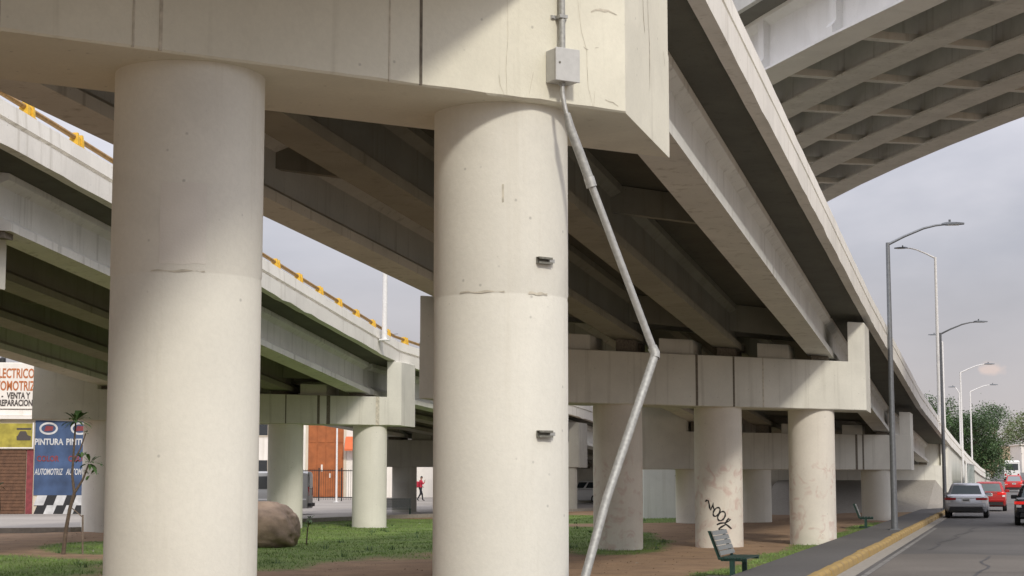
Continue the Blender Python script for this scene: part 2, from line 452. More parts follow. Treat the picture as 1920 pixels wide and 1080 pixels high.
# ------------------------------------------------------------------ ground, road, pavements
def lawn(x, y):
    v = 0.0
    for cx, cy, rx, ry in ((-4.5, 53, 6.2, 17), (-14, 33, 7, 5.5), (-3.5, 66, 4.5, 6), (2.2, 50, 2.2, 11), (2.8, 72, 5, 8), (-9, 44, 3, 5), (-5.6, 40, 2.6, 8)):
        v = max(v, 1.45 - ((x - cx) / rx) ** 2 - ((y - cy) / ry) ** 2)
    k = 5.25 + .291 * (y - 29.4) - 1.6          # along the pavement edge
    v = max(v, 1.0 - abs(x - k + .3) / .75 if 24 < y < 66 else 0)
    return max(0.0, min(1.0, v + .25 * noise2(x * .8, y * .8)))

def build_ground():
    xs = [-700, -300, -120, -60] + [-30 + .5 * i for i in range(97)] + [40, 90, 200, 400, 800]
    ys = [-200, -60, -10, 10] + [24 + .5 * i for i in range(125)] + [90 + 6 * i for i in range(40)] + [400, 600, 1200, 3000]
    v = []; lw = []
    for y in ys:
        for x in xs:
            z = gz(y)
            if 24 <= y <= 84 and -26 < x < 16: z += .025 * noise2(x * 1.7, y * 1.7) - .03
            v.append((x, y, z)); lw.append(lawn(x, y) if 20 < y < 90 and -28 < x < 17 else .35)
    nx = len(xs)
    f = [(j * nx + i, j * nx + i + 1, (j + 1) * nx + i + 1, (j + 1) * nx + i) for j in range(len(ys) - 1) for i in range(nx - 1)]
    o = mesh('ground', v, f, 'ground_soil', smooth=True)
    a = o.data.attributes.new('lawn', 'FLOAT', 'POINT')
    for i, q in enumerate(lw): a.data[i].value = q
    tag(o, 'brown soil and lawn under the overpasses', kind='structure')
build_ground()

RD = Vector((.2795, .9601, 0)); RN = Vector((.9601, -.2795, 0))       # street heading and its right hand side
def kerb(t): return Vector((5.25, 29.4, 0)) + RD * t                  # point on the kerb line, t metres on
def strip(name, o0, o1, z, m, t0, t1, n, label, kind='structure', step=True):
    v = []; f = []
    for i in range(n + 1):
        t = t0 + (t1 - t0) * i / n
        for o in (o0, o1):
            p = kerb(t) + RN * o; v.append((p.x, p.y, gz(p.y) + z))
    f = [(2 * i, 2 * i + 1, 2 * i + 3, 2 * i + 2) for i in range(n)]
    return tag(mesh(name, v, f, m), label, kind=kind)
strip('road', .17, 17.0, .004, 'asphalt', -60, 420, 120, 'grey asphalt street running past the overpass')
strip('edge_line', .62, .72, .008, 'road_paint', -60, 30, 30, 'faint painted edge line beside the kerb')
strip('lane_line', 3.75, 3.85, .008, 'road_paint', 60, 200, 40, 'faint painted lane line on the street')

def extr(name, sec, t0, t1, n, m, label=None, parent=None, kind='structure', bevel=0):
    secs = []
    for i in range(n + 1):
        t = t0 + (t1 - t0) * i / n; p = kerb(t)
        secs.append([(p.x + RN.x * o, p.y + RN.y * o, gz(p.y) + z) for o, z in sec])
    o = MB().loft(secs).build(name, m, parent, bevel=bevel)
    return tag(o, label, kind=kind)
extr('pavement', [(-1.25, -.05), (-1.25, .115), (-.005, .13), (-.005, -.05)], -60, 130, 60, 'sidewalk', 'grey pavement beside the street')
KS = [(0, -.05), (0, .145), (.03, .165), (.14, .165), (.19, .13), (.21, -.05)]
kerb_o = extr('kerb', KS, 62, 130, 20, 'kerb_yellow', 'worn yellow painted kerb of separate stones')
rk = random.Random(21); kproto = None
for q in range(72):
    p = kerb(-10 + q)
    if kproto is None:
        kproto = MB().loft([[(o, y_, z) for o, z in KS] for y_ in (.006, .994)]).build('kerb_stone', 'kerb_yellow', kerb_o, bevel=.012); ks = kproto
    else:
        ks = kproto.copy(); link(ks, kerb_o)
    ks.location = (p.x + rk.gauss(0, .006), p.y, rk.gauss(0, .006)); ks.rotation_euler = (rk.gauss(0, .004), rk.gauss(0, .008), math.atan2(RD.y, RD.x) - R(90) + rk.gauss(0, .004))
# paler sheet with sunlight painted in on the near part of the street, and tar sealed cracks
mesh_v = []
for i in range(31):
    o = .74 + (17.0 - .74) * i / 30
    for t in (-60, 9.5 + .35 * math.sin(i * .9) + .05 * i):
        p = kerb(t) + RN * o; mesh_v.append((p.x, p.y, .0075))
tag(mesh('road_sunlit_tone', mesh_v, [(2 * i, 2 * i + 2, 2 * i + 3, 2 * i + 1) for i in range(30)], 'asphalt_sunlit'), 'paler sunlit tone painted on the near part of the street', kind='structure')
for (t0, o0, t1, o1, w) in ((-12, 2.2, 9, 2.7, .03), (2, 1.0, 3.2, 5.5, .025), (12, 1.2, 31, 2.0, .03), (16, 2.2, 17.5, 6.5, .025), (26, 1.0, 27.2, 6.0, .03)):
    vv_ = []
    for i in range(25):
        fr = i / 24; t = t0 + (t1 - t0) * fr; o = o0 + (o1 - o0) * fr + .10 * math.sin(fr * 19) + .05 * math.sin(fr * 41 + 1)
        for sg in (-1, 1):
            p = kerb(t + (sg * w if abs(o1 - o0) > 2 else 0)) + RN * (o + (0 if abs(o1 - o0) > 2 else sg * w)); vv_.append((p.x, p.y, .0115))
    tag(mesh('tar_seam', vv_, [(2 * i, 2 * i + 1, 2 * i + 3, 2 * i + 2) for i in range(24)], 'tar'), 'dark tar seam on the street', kind='structure')
extr('gutter', [(.215, -.05), (.215, .012), (.52, .012), (.52, -.05)], -60, 130, 60, 'pad_concrete', 'concrete gutter along the kerb')

# back street on the left
near = [(-80, 44), (-25, 50.5), (-14, 54.5), (-9.5, 63), (-5.0, 72.5), (0, 80), (6, 92), (12, 106)]
far = [(-80, 160), (-40, 160), (-28, 160), (-20, 160), (-12, 160), (-6, 160), (2, 160), (10, 160)]
v = [(x, y, gz(y) + .006) for x, y in near] ; ny = 14
vv = []
for j in range(ny + 1):
    for (x0, y0), (x1, y1) in zip(near, far):
        y = y0 + (y1 - y0) * j / ny; x = x0 + (x1 - x0) * j / ny
        vv.append((x, y, gz(y) + .02))
f = [(j * 8 + i, j * 8 + i + 1, (j + 1) * 8 + i + 1, (j + 1) * 8 + i) for j in range(ny) for i in range(7)]
tag(mesh('street', vv, f, 'street_pale'), 'pale street behind the left overpass', kind='structure')
mb = MB()
secs = []
for i, (x, y) in enumerate(near):
    a = Vector(near[max(i - 1, 0)]); b = Vector(near[min(i + 1, 7)]); d = (b - a).normalized(); n = Vector((d.y, -d.x))
    secs.append([(x + n.x * o, y + n.y * o, gz(y) + z) for o, z in ((-.09, -.05), (-.09, .13), (.09, .13), (.09, -.05))])
tag(mb.loft(secs).build('street_kerb', 'pad_concrete'), 'grey kerb between lawn and back street', kind='structure')

# ------------------------------------------------------------------ overpasses
ROW = Vector((.858, .514, 0))                      # direction of the skewed pier rows
def perp(d): return Vector((d.y, -d.x, 0))         # right hand side of a heading

def row_pt(ref, dn, o, z):
    """point of a pier row that lies o metres (square to the heading) right of the reference column"""
    k = o / ROW.dot(dn)
    return Vector((ref[0] + ROW.x * k, ref[1] + ROW.y * k, z))

def column(parent, x, y, z0, z1, m, r=.6, n=56, ring=3.28):
    prof = [(r, z0 - .3)]
    if ring and z0 < ring < z1 - .5:
        prof += [(r, ring - .03), (r - .003, ring - .012), (r - .003, ring + .006), (r + .003, ring + .03), (r + .003, z1 + .01)]
    else:
        prof += [(r, z1 + .01)]
    o = MB().lathe(prof, n, (x, y)).build('column', m, parent)
    return smooth_angle(o, 40)

def make_pier(ref, heading, soffit, captop, label, ncol=4, step=2.13, r_ext=.78, l_ext=1.25, block_h=1.15, mats=('column_paint', 'cap_paint'),
              colmats=None, joints=(), zg=0.0, thick=.66, back=None, vis=None, girder_off=.0, l_block=.42):
    back = back or thick
    d = Vector((heading[0], heading[1], 0)).normalized(); dn = perp(d)
    t = thing('bridge_pier', label, 'bridge pier', (ref[0], ref[1], zg))
    T = Matrix.Translation((-ref[0], -ref[1], -zg))
    cols = []
    for k in range(ncol):
        p = row_pt(ref, dn, -step * k, 0)
        if vis and k not in vis: continue
        c = column(t, p.x - ref[0], p.y - ref[1], 0, soffit - zg, (colmats or {}).get(k, mats[0]))
        cols.append(c)
    rn = perp(ROW)                                  # towards the camera side of the row
    def cap_sec(o, off, z): 
        p = row_pt(ref, dn, o, z) + rn * off
        return p
    o_l = -step * (ncol - 1) - l_ext; o_r = r_ext
    # ends cut parallel to the heading
    def cut(o, off, z):
        base = row_pt(ref, dn, o, z)
        q = -off / d.dot(rn) if abs(d.dot(rn)) > 1e-4 else 0
        return base - d * q if False else base + d * (off / d.dot(rn))
    rj = random.Random(int(ref[1] * 10)); ns = 70
    secs = []
    for i in range(ns + 1):
        o = o_l + (o_r - o_l) * i / ns; e = 0 if i in (0, ns) else 1
        j = lambda a: abs(rj.gauss(0, a)) * e
        c1_, c2_ = .014 + j(.006) + (.03 * e if rj.random() < .04 else 0), .014 + j(.006)
        secs.append([T @ cut(o, off, z) for off, z in ((thick - c1_, soffit), (thick, soffit + c2_), (thick, captop - .015), (thick - .015, captop), (-back + .015, captop), (-back, captop - .015), (-back, soffit + .015), (-back + .015, soffit))])
    cap = smooth_angle(MB().loft(secs).build('pier_cap', mats[1], t), 20)
    # end stop blocks
    for a, b in ((o_r - .42, o_r - .003), (o_l + .003, o_l + l_block)):
        s = [[T @ cut(o, off, z) for off, z in ((thick - .003, captop - .05), (thick - .003, captop + block_h), (-back + .003, captop + block_h), (-back + .003, captop - .05))] for o in (a, b)]
        MB().loft(s).build('end_block', mats[1], cap, bevel=.015)
    # seat blocks between the girders
    for k in range(ncol - 1):
        o = -step * (k + .5) + girder_off
        s = [[T @ cut(o + w, off, z) for off, z in ((thick - .15, captop - .02), (thick - .15, captop + .38), (-thick + .15, captop + .38), (-thick + .15, captop - .02))] for w in (-.36, .36)]
        MB().loft(s).build('seat_block', mats[1], cap, bevel=.012)
    # construction joints and old drip marks down the front of the cap
    for o, w, m in joints:
        s = [[T @ (cut(o + e, thick, z) + rn * q) for q, z in ((-.01, soffit + .006), (-.01, captop - .006), (.004, captop - .006), (.004, soffit + .006))] for e in (-w / 2, w / 2)]
        MB().loft(s).build('joint' if m == 'joint_dark' else 'drip_mark', m, cap)
    return t, cap, T

GSEC = [(-.30, 0), (.30, 0), (.30, .16), (.10, .30), (.10, .86), (.25, .97), (.25, 1.10), (-.25, 1.10), (-.25, .97), (-.10, .86), (-.10, .30), (-.30, .16)]
def make_deck(name, label, cat, refs, zgird, goff, edge_r, edge_l, ng=4, step=2.13, dep=1.10, rail=True, light=None, wall_from=None, fall=0.0):
    """superstructure over the piers: refs = column reference at every pier, zgird = girder underside there"""
    t = thing(name, label, cat, (refs[0][0], refs[0][1], 0))
    T = Matrix.Translation((-refs[0][0], -refs[0][1], 0))
    n = len(refs)
    dirs = []
    for i in range(n):
        a = Vector(refs[max(i - 1, 0)]); b = Vector(refs[min(i + 1, n - 1)])
        dirs.append(Vector(((b - a).x, (b - a).y, 0)).normalized())
    P = lambda i, o, z, gap=0.0: T @ (row_pt(refs[i], perp(dirs[i]), o, z - fall * o) + dirs[i] * gap)
    # girders, span by span
    for i in range(n - 1):
        if wall_from is not None and i >= wall_from: break
        for k in range(ng):
            oc = -step * k + goff
            s0 = [P(i, oc + o, zgird[i] + z, .22) for o, z in GSEC]; s1 = [P(i + 1, oc + o, zgird[i + 1] + z, -.22) for o, z in GSEC]
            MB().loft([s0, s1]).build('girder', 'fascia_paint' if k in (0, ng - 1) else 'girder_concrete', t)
            for gi, zz, gp in ((i, zgird[i], .45), (i + 1, zgird[i + 1], -.45)):      # rubber bearing under each end
                MB().loft([[P(gi, oc + o, zz + z, gp + e) for o, z in ((-.2, -.13 + fall * oc), (.2, -.13 + fall * oc), (.2, .004), (-.2, .004))] for e in (-.18, .18)]).build('bearing', 'joint_dark', t)
        for k in range(ng - 1):                     # cross walls between girders
            oa, ob = -step * (k + 1) + goff + .10, -step * k + goff - .10
            for fr, zlow in ((0.02, .42), (.5, .62), (.98, .42)):
                def PP(o, z, e):
                    a = P(i, o, zgird[i] + z); b = P(i + 1, o, zgird[i + 1] + z)
                    g = a.lerp(b, fr); return g + dirs[i] * e
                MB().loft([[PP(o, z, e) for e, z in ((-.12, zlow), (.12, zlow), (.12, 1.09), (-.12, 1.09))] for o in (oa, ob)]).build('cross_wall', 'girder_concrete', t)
    # slab with edge beam, whole length
    zs = [z + dep for z in zgird]
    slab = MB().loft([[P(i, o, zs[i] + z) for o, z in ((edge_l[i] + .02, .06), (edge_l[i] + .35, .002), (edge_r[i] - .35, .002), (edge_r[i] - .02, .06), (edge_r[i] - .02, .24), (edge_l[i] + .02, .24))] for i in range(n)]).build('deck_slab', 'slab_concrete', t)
    for sgn, ed in ((1, edge_r), (-1, edge_l)):
        sec = [(0, 0), (0, .40), (-.09, .41), (-.09, .485), (-.02, .50), (-.05, .80), (-.27, .80), (-.33, .25), (-.20, .25), (-.20, 0)]
        rj = random.Random(n * 7 + sgn); ps = []
        for i in range(n - 1):
            m_ = 40 if i < 4 and sgn > 0 else 8
            a_ = [P(i, ed[i] + sgn * o, zs[i] + z) for o, z in sec]; b_ = [P(i + 1, ed[i + 1] + sgn * o, zs[i + 1] + z) for o, z in sec]
            for q in range(m_ + (1 if i == n - 2 else 0)):
                fr = q / m_; g_ = [a.lerp(b, fr) for a, b in zip(a_, b_)]
                if 0 < q and sgn > 0:
                    dz = rj.gauss(0, .010) - (.03 if rj.random() < .05 else 0)
                    g_[0] = g_[0] + Vector((0, 0, dz)); g_[9] = g_[9] + Vector((0, 0, dz * .5))
                    g_[1] = g_[1] + Vector((0, 0, rj.gauss(0, .006))); g_[5] = g_[5] + Vector((0, 0, rj.gauss(0, .007)))
                ps.append(g_)
        par = MB().loft(ps).build('parapet', 'parapet_paint', t)
        if rail:
            off = -.17
            rl = MB().tube([P(i, ed[i] + sgn * off, zs[i] + .98) for i in range(n)], .052, 8).build('railing', 'rail_brown', t)
            first = None
            if sgn > 0:
                for i in range(n - 1):
                    a = P(i, ed[i] + sgn * off, zs[i] + .80); b = P(i + 1, ed[i + 1] + sgn * off, zs[i + 1] + .80)
                    ln = (b - a).length; m_ = int(ln / 2.15); dd = (b - a).normalized()
                    ang = math.atan2(dd.y, dd.x); pit = -math.asin(dd.z)
                    for q in range(m_):
                        c = a + dd * ((q + .5) * ln / m_)
                        if first is None:
                            mbk = MB()
                            for e in (-.15, .07):
                                mbk.add([(e + x, y, z) for z, y0, y1, x0, x1 in ((0, -.10, .10, 0, .09), (.14, -.09, .09, 0, .085), (.27, -.07, .07, .01, .075)) for x, y in ((x0, y0), (x1, y0), (x1, y1), (x0, y1))],
                                        [(0, 1, 5, 4), (1, 2, 6, 5), (2, 3, 7, 6), (3, 0, 4, 7), (4, 5, 9, 8), (5, 6, 10, 9), (6, 7, 11, 10), (7, 4, 8, 11), (8, 9, 10, 11), (3, 2, 1, 0)])
                            mbk.box(-.17, .18, -.11, .11, -.02, .02)
                            mbk.box(-.10, .11, -.05, .05, .08, .2)
                            first = mbk.build('rail_bracket', 'yellow_steel', rl); bo = first
                        else:
                            bo = first.copy(); link(bo, rl)
                        bo.location = c; bo.rotation_euler = (0, pit, ang)
    if wall_from is not None:                       # approach ramp on solid walls, down to street level
        for sgn, ed in ((1, edge_r), (-1, edge_l)):
            s = []
            for i in range(wall_from, n):
                zg_ = gz(refs[i][1]) - .3
                s.append([P(i, ed[i] - sgn * .12, zg_), P(i, ed[i] - sgn * .12, zs[i] + .1), P(i, ed[i] - sgn * .5, zs[i] + .1), P(i, ed[i] - sgn * .5, zg_)])
            MB().loft(s).build('ramp_wall', 'cap_paint_far', t)
        i = wall_from
        s = []
        for o in (edge_l[i] + .15, edge_r[i] - .15):
            s.append([P(i, o, -.3, -.45), P(i, o, zgird[i] - .13, -.45), P(i, o, zgird[i] - .13, .25), P(i, o, zs[i] - .004, .25), P(i, o, zs[i] - .004, .55), P(i, o, -.3, .55)])
        MB().loft(s).build('abutment', 'cap_paint_far', t)
    return t, P, zs

# --- near (right) overpass
RP = [(-.10, 15.2), (7.85, 44.9), (14.9, 70.3), (23.2, 98.0), (32.8, 130.0), (43.3, 165.0), (56.5, 209.0)]
RPREV = (-8.05, -14.5)
rrefs = [RPREV] + RP
rz = [7.35, 6.12, 4.86, 3.55, 2.55, 1.6, .85, .35]
make_deck('overpass_deck', 'near overpass deck with concrete girders sloping down along the street', 'overpass', rrefs, rz, .28,
          [1.25, 1.25, 1.52, 1.8, 1.7, 1.7, 1.7, 1.7], [-7.9] * 8, wall_from=4, rail=False, fall=.04)
pierA, capA, TA = make_pier(RP[0], (.263, .965), 4.95, 6.02, 'big cream pier in the foreground carrying the grey junction box', step=2.04, l_ext=1.5, r_ext=1.12, block_h=1.1, thick=.71, back=.86,
                       mats=('column_paint', 'cap_paint'), joints=((-.317, .018, 'joint_dark'), (-.52, .010, 'stain_brown'), (-1.88, .018, 'stain_brown'), (-2.03, .012, 'stain_brown'), (-2.73, .014, 'stain_brown')), girder_off=.28)
pierB, capB, TB = make_pier(RP[1], (.263, .965), 3.45, 4.72, 'second pier of the near overpass with black tag on its column', r_ext=1.4, l_ext=1.42, block_h=1.05, mats=('column_paint', 'cap_paint_far'),
                       colmats={0: 'column_marked', 1: 'column_marked', 2: 'column_marked'}, joints=((-2.45, .05, 'joint_dark'), (-1.65, .04, 'joint_dark'), (-1.0, .03, 'stain_brown')), girder_off=.28)
pierC, capC, TC = make_pier(RP[2], (.28, .96), 2.0, 3.42, 'third pier of the near overpass behind the second pier', r_ext=1.4, l_ext=1.75, block_h=.95, l_block=1.75, mats=('column_paint', 'cap_paint_far'),
                       joints=((-.62, .08, 'joint_dark'), (-.38, .06, 'joint_dark')), girder_off=.28)

# paved slope in front of the abutment
v_ = []
for i, (yy, z) in enumerate(((84.0, -.05), (88.5, .35), (97.6, 1.55), (98.2, 1.6))):
    for o in (-6.9, -4.0, -1.5, .9, 1.9):
        p = row_pt((23.2 + .287 * (yy - 98.0), yy), perp(Vector((.287, .958, 0))), o, 0)
        v_.append((p.x, p.y, gz(yy) + z * (1 if o < 1.5 else .1)))
tag(mesh('slope_paving', v_, [(j * 5 + i, j * 5 + i + 1, (j + 1) * 5 + i + 1, (j + 1) * 5 + i) for j in range(3) for i in range(4)], 'pad_concrete'), 'paved slope under the end of the near overpass', kind='structure')

# --- far (left) overpass
LP = [(-9.45, 31.3), (-4.98, 60.05), (2.75, 88.2), (10.6, 116.0), (20.5, 150.0), (31.0, 186.0)]
lprev = (-14.0, 2.5)
lrefs = [lprev] + LP
lz = [7.75, 6.27, 4.60, 3.62, 2.4, 1.2, .3]
make_deck('overpass_deck', 'left overpass deck with white parapet and yellow bracketed railing', 'overpass', lrefs, lz, -.25,
          [.85] * 7, [-8.0] * 7, wall_from=4)
make_pier((-10.75, 30.9), (.16, .987), 5.25, 6.15, 'pier of the left overpass cut by the left edge of the photo', r_ext=.85, block_h=1.3, mats=('column_paint', 'cap_paint_far'), girder_off=-.25)
make_pier(LP[1], (.21, .977), 3.5, 4.49, 'pier of the left overpass with stained cap beside the boulder', step=2.33, r_ext=1.1, l_ext=1.35, block_h=1.25, l_block=1.5, mats=('column_paint', 'cap_paint_far'),
          joints=((-.95, .10, 'joint_dark'), (-1.22, .07, 'joint_dark'), (-2.1, .03, 'joint_dark'), (.42, .10, 'stain_brown')), girder_off=-.25)
make_pier(LP[2], (.27, .963), 2.2, 3.5, 'shaded pier of the left overpass behind the park bench', r_ext=.75, block_h=1.0, mats=('shade_concrete', 'shade_concrete'), girder_off=-.25)

# --- high flyover crossing over both
def flyover():
    t = thing('flyover', 'high curved flyover with five pale girders and ribbed side', 'flyover', (21.6, 83.2, 0))
    T = Matrix.Translation((-21.6, -83.2, 0))
    R0 = 170.0; p0 = Vector((21.6, 83.2, 0)); phi0 = R(12)
    path = []                                       # (point, heading) every 1.9 m
    st = 1.9
    p = p0.copy(); phi = phi0; fw = []
    for i in range(70):
        fw.append((p.copy(), phi)); p = p + Vector((-math.sin(phi), math.cos(phi), 0)) * st
        phi = max(R(4), phi - st / R0)
    p = p0.copy(); phi = phi0; bk = []
    for i in range(36):
        phi = phi + st / R0; p = p - Vector((-math.sin(phi), math.cos(phi), 0)) * st
        bk.append((p.copy(), phi))
    path = bk[::-1] + fw
    H0 = 18.0
    def Q(i, o, z):
        p, ph = path[i]; l = Vector((-math.cos(ph), -math.sin(ph), 0))
        return T @ (p + l * o + Vector((0, 0, H0 + z)))
    idx = list(range(0, len(path), 3))
    cen = [.7, 4.1, 7.5, 10.9, 14.3]
    for oc in cen:
        sec = [(-.7, 0), (.7, 0), (.7, .10), (.28, .30), (.22, 2.0), (.55, 2.25), (.55, 2.4), (-.55, 2.4), (-.55, 2.25), (-.22, 2.0), (-.28, .30), (-.7, .10)]
        MB().loft([[Q(i, oc + o, z) for o, z in sec] for i in idx]).build('girder', 'flyover_sunlit' if oc == cen[4] else 'flyover_paint', t)  # left girder painted whiter to stand for sun on that side
    for i in idx:
        a = Q(i, 0, 0); 
        for k in range(4):
            p, ph = path[i]; d = Vector((-math.sin(ph), math.cos(ph), 0))
            o0, o1 = cen[k] + .22, cen[k + 1] - .22
            MB().loft([[Q(i, o, z) + d * e for e, z in ((-.20, .05), (.20, .05), (.20, .34), (-.20, .34))] for o in (o0, o1)]).build('cross_beam', 'flyover_paint', t)
        for sg, oc in ((1, cen[4]), (-1, cen[0])):   # ribs on the outer webs, wider at the foot
            p, ph = path[i]; d = Vector((-math.sin(ph), math.cos(ph), 0))
            prof = [(.18, .08), (.69, .085), (.69, .40), (.52, .62), (.50, 1.7), (.54, 2.28), (.18, 2.28)]
            MB().loft([[Q(i, oc + sg * o, z) + d * e for o, z in prof] for e in (-.26, .26)]).build('rib', 'flyover_sunlit', t)
    sec = [(-.9, 2.55), (.2, 2.4), (14.8, 2.4), (15.9, 2.55), (15.9, 2.80), (-.9, 2.80)]
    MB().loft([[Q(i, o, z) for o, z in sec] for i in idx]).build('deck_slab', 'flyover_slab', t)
    for o0, s in ((15.9, 1), (-.9, -1)):
        sec = [(o0 + s * .004, 2.5), (o0 + s * .004, 3.75), (o0 - s * .22, 3.75), (o0 - s * .40, 2.85), (o0 - s * .25, 2.5)]
        MB().loft([[Q(i, o, z) for o, z in sec] for i in idx]).build('parapet', 'flyover_paint', t)
    return path
fpath = flyover()
def flyover_pier(p, ph, label):
    t = thing('flyover_pier', label, 'bridge pier', (p.x, p.y, gz(p.y)), ph)
    z1 = 18.0 - gz(p.y)
    MB().loft([[(x, y, z) for x, y in ((-1.1, -.8), (-.8, -1.1), (.8, -1.1), (1.1, -.8), (1.1, .8), (.8, 1.1), (-.8, 1.1), (-1.1, .8))] for z in (-.4, z1 - 1.5)]).build('shaft', 'flyover_paint', t)
    MB().loft([[(x, y, z) for x, z in ((-1.3, z1 - 2.4), (1.3, z1 - 2.4), (6.4, z1 - .9), (6.4, z1 - .02), (-6.4, z1 - .02), (-6.4, z1 - .9))] for y in (-1.15, 1.15)]).build('pier_head', 'flyover_paint', t)
for (i, lab) in ((36 + 28, 'tall flyover pier hidden behind the tagged column'), (8, 'tall flyover pier beyond the right edge of the photo')):
    p, ph = fpath[i]
    q = p + Vector((-math.cos(ph), -math.sin(ph), 0)) * 7.5
    flyover_pier(q, ph, lab)

# ------------------------------------------------------------------ conduit, box and brackets on the foreground pier
ct = thing('conduit', 'broken galvanised conduit hanging loose from the junction box', 'conduit', (.95, 14.2, 0))
CT = Matrix.Translation((-.95, -14.2, 0))
def ctube(name, pts, r, m='galvanised', n=14, parent=None):
    return smooth_angle(MB().tube([CT @ Vector(p) for p in pts], r, n).build(name, m, parent or ct), 50)
FACE = lambda x, off: None
# pipe clamped to the face of the cap, above the box
nface = perp(ROW)                                   # outward normal of the cap front
fpt = row_pt(RP[0], perp(Vector((.263, .965, 0)).normalized()), 0, 0) + nface * .71     # on the face, at the right column
def onface(a, out, z): p = fpt + ROW * a + nface * out; return Vector((p.x, p.y, z))
A0 = .16
ctube('upper_pipe', [onface(A0 + .012, .045, 6.0), onface(A0 + .012, .05, 5.70), onface(A0, .07, 5.40)], .030, 'galvanised_dull')
cl = MB()
Mf = Matrix(((ROW.x, nface.x, 0, 0), (ROW.y, nface.y, 0, 0), (0, 0, 1, 0), (0, 0, 0, 1)))
def fbox(a0, a1, o0, o1, z0, z1, mbx=None):
    Mx = Matrix.Translation(CT @ Vector((fpt.x, fpt.y, 0))) @ Mf
    return (mbx or MB()).box(a0, a1, o0, o1, z0, z1, Mx)
fbox(A0 - .075, A0 + .085, .002, .010, 5.70, 5.735, cl); fbox(A0 - .03, A0 + .05, .012, .088, 5.703, 5.732, cl)
fbox(A0 - .07, A0 - .045, .010, .024, 5.705, 5.73, cl); fbox(A0 + .06, A0 + .08, .010, .024, 5.705, 5.73, cl)
cl.build('clamp', 'galvanised', ct)
ctube('flexible_tail', [onface(A0 - .02, .10, 5.14), onface(A0 - .018, .10, 5.02), onface(A0 - .005, .11, 4.92), onface(A0 + .02, .13, 4.78)], .021)
ctube('sleeve', [onface(A0 + .01, .13, 4.84), onface(A0 + .035, .14, 4.72), onface(A0 + .11, .16, 4.52), onface(A0 + .20, .20, 4.25)], [.030, .040, .042, .042], 'galvanised_dull')
ctube('collar', [onface(A0 + .19, .195, 4.285), onface(A0 + .215, .205, 4.20)], .047)
pa = onface(A0 + .20, .20, 4.25)
pb = Vector((1.235, 14.85, 2.80))
ctube('long_pipe', [pa, pa.lerp(pb, .5) + Vector((.004, 0, -.012)), pb], .033)
ctube('elbow', [pb + Vector((-.015, 0, .03)), pb + Vector((.012, 0, -.02)), pb + Vector((.008, -.02, -.07))], .044, 'galvanised_dull')
pc2 = Vector((.30, 13.6, -.05))
ctube('lower_pipe', [pb + Vector((.01, -.01, -.04)), pb.lerp(pc2, .45) + Vector((-.03, 0, 0)), pc2], .038, 'galvanised_dull')
bx = thing('junction_box', 'grey metal junction box on the foreground pier cap', 'junction box', tuple(onface(A0, 0, 5.12)))
Mb = Matrix(((ROW.x, nface.x, 0, 0), (ROW.y, nface.y, 0, 0), (0, 0, 1, 0), (0, 0, 0, 1)))
MB().box(-.125, .115, .001, .155, 0, .285, Mb).build('case', 'box_grey', bx, bevel=.006)
MB().box(-.130, .120, .158, .172, -.004, .289, Mb).build('lid', 'box_grey', bx, bevel=.004)
MB().tube([Mb @ Vector((-.09, .172, .155)), Mb @ Vector((-.09, .178, .155))], .010, 10).build('lock', 'bracket_steel', bx)
MB().tube([Mb @ Vector((-.02, .10, -.03)), Mb @ Vector((-.02, .10, .01))], .030, 12).build('gland', 'galvanised_dull', bx)

def strut(label, ang, z):
    c = Vector((RP[0][0] + .602 * math.sin(ang), RP[0][1] - .602 * math.cos(ang), z))
    t = thing('pipe_bracket', label, 'bracket', tuple(c), ang)
    b = MB(); b.box(-.075, .075, -.006, 0, -.03, .03); b.box(-.075, .075, -.045, -.006, .024, .03); b.box(-.075, .075, -.045, -.006, -.03, -.024)
    b.box(-.075, .075, -.045, -.041, .012, .024); b.box(-.075, .075, -.045, -.041, -.024, -.012)
    b.build('channel', 'bracket_steel', t)
    MB().box(.045, .10, -.040, -.008, -.016, .016).build('clip', 'galvanised', t)
strut('upper of two small steel brackets on the foreground column', .66, 3.57)
strut('lower of two small steel brackets on the foreground column', .66, 2.07)

# repainted patches on the left foreground column
def patch(parent, cx, cy, r, a0, a1, z0, z1, m='paint_patch', n=14):
    v = []; f = []
    for i in range(n + 1):
        a = a0 + (a1 - a0) * i / n
        for z, e in ((z0, .006 * math.sin(i * .7)), (z1, .006 * math.sin(i * .9))):
            v.append((cx + r * math.sin(a), cy - r * math.cos(a), z + e))
    f = [(2 * i, 2 * i + 1, 2 * i + 3, 2 * i + 2) for i in range(n)]
    o = mesh('repainted_patch' if m == 'paint_patch' else 'grime_mark', v, f, m, parent); o.data.shade_smooth(); return o
c1 = row_pt(RP[0], perp(Vector((.263, .965, 0)).normalized()), -2.04, 0)
for a0, a1, z0, z1 in ((.02, .62, 3.34, 3.98),):
    patch(pierA, c1.x - RP[0][0], c1.y - RP[0][1], .6045, a0 - .19, a1 - .19, z0, z1)

# grime caught on the ledge of the pour joint
for a0, a1, z, w in ((-.62, .06, 3.284, .012), (.42, .74, 3.27, .022)):
    patch(pierA, 0, 0, .6045, a0, a1, z, z + w, 'stain_brown')['label'] = 'dirt caught on the pour joint'
patch(pierA, c1.x - RP[0][0], c1.y - RP[0][1], .6045, -.28, .42, 3.283, 3.292, 'stain_brown')
patch(pierA, 0, 0, .6045, .02, .05, 4.06, 4.22, 'stain_brown', 3)
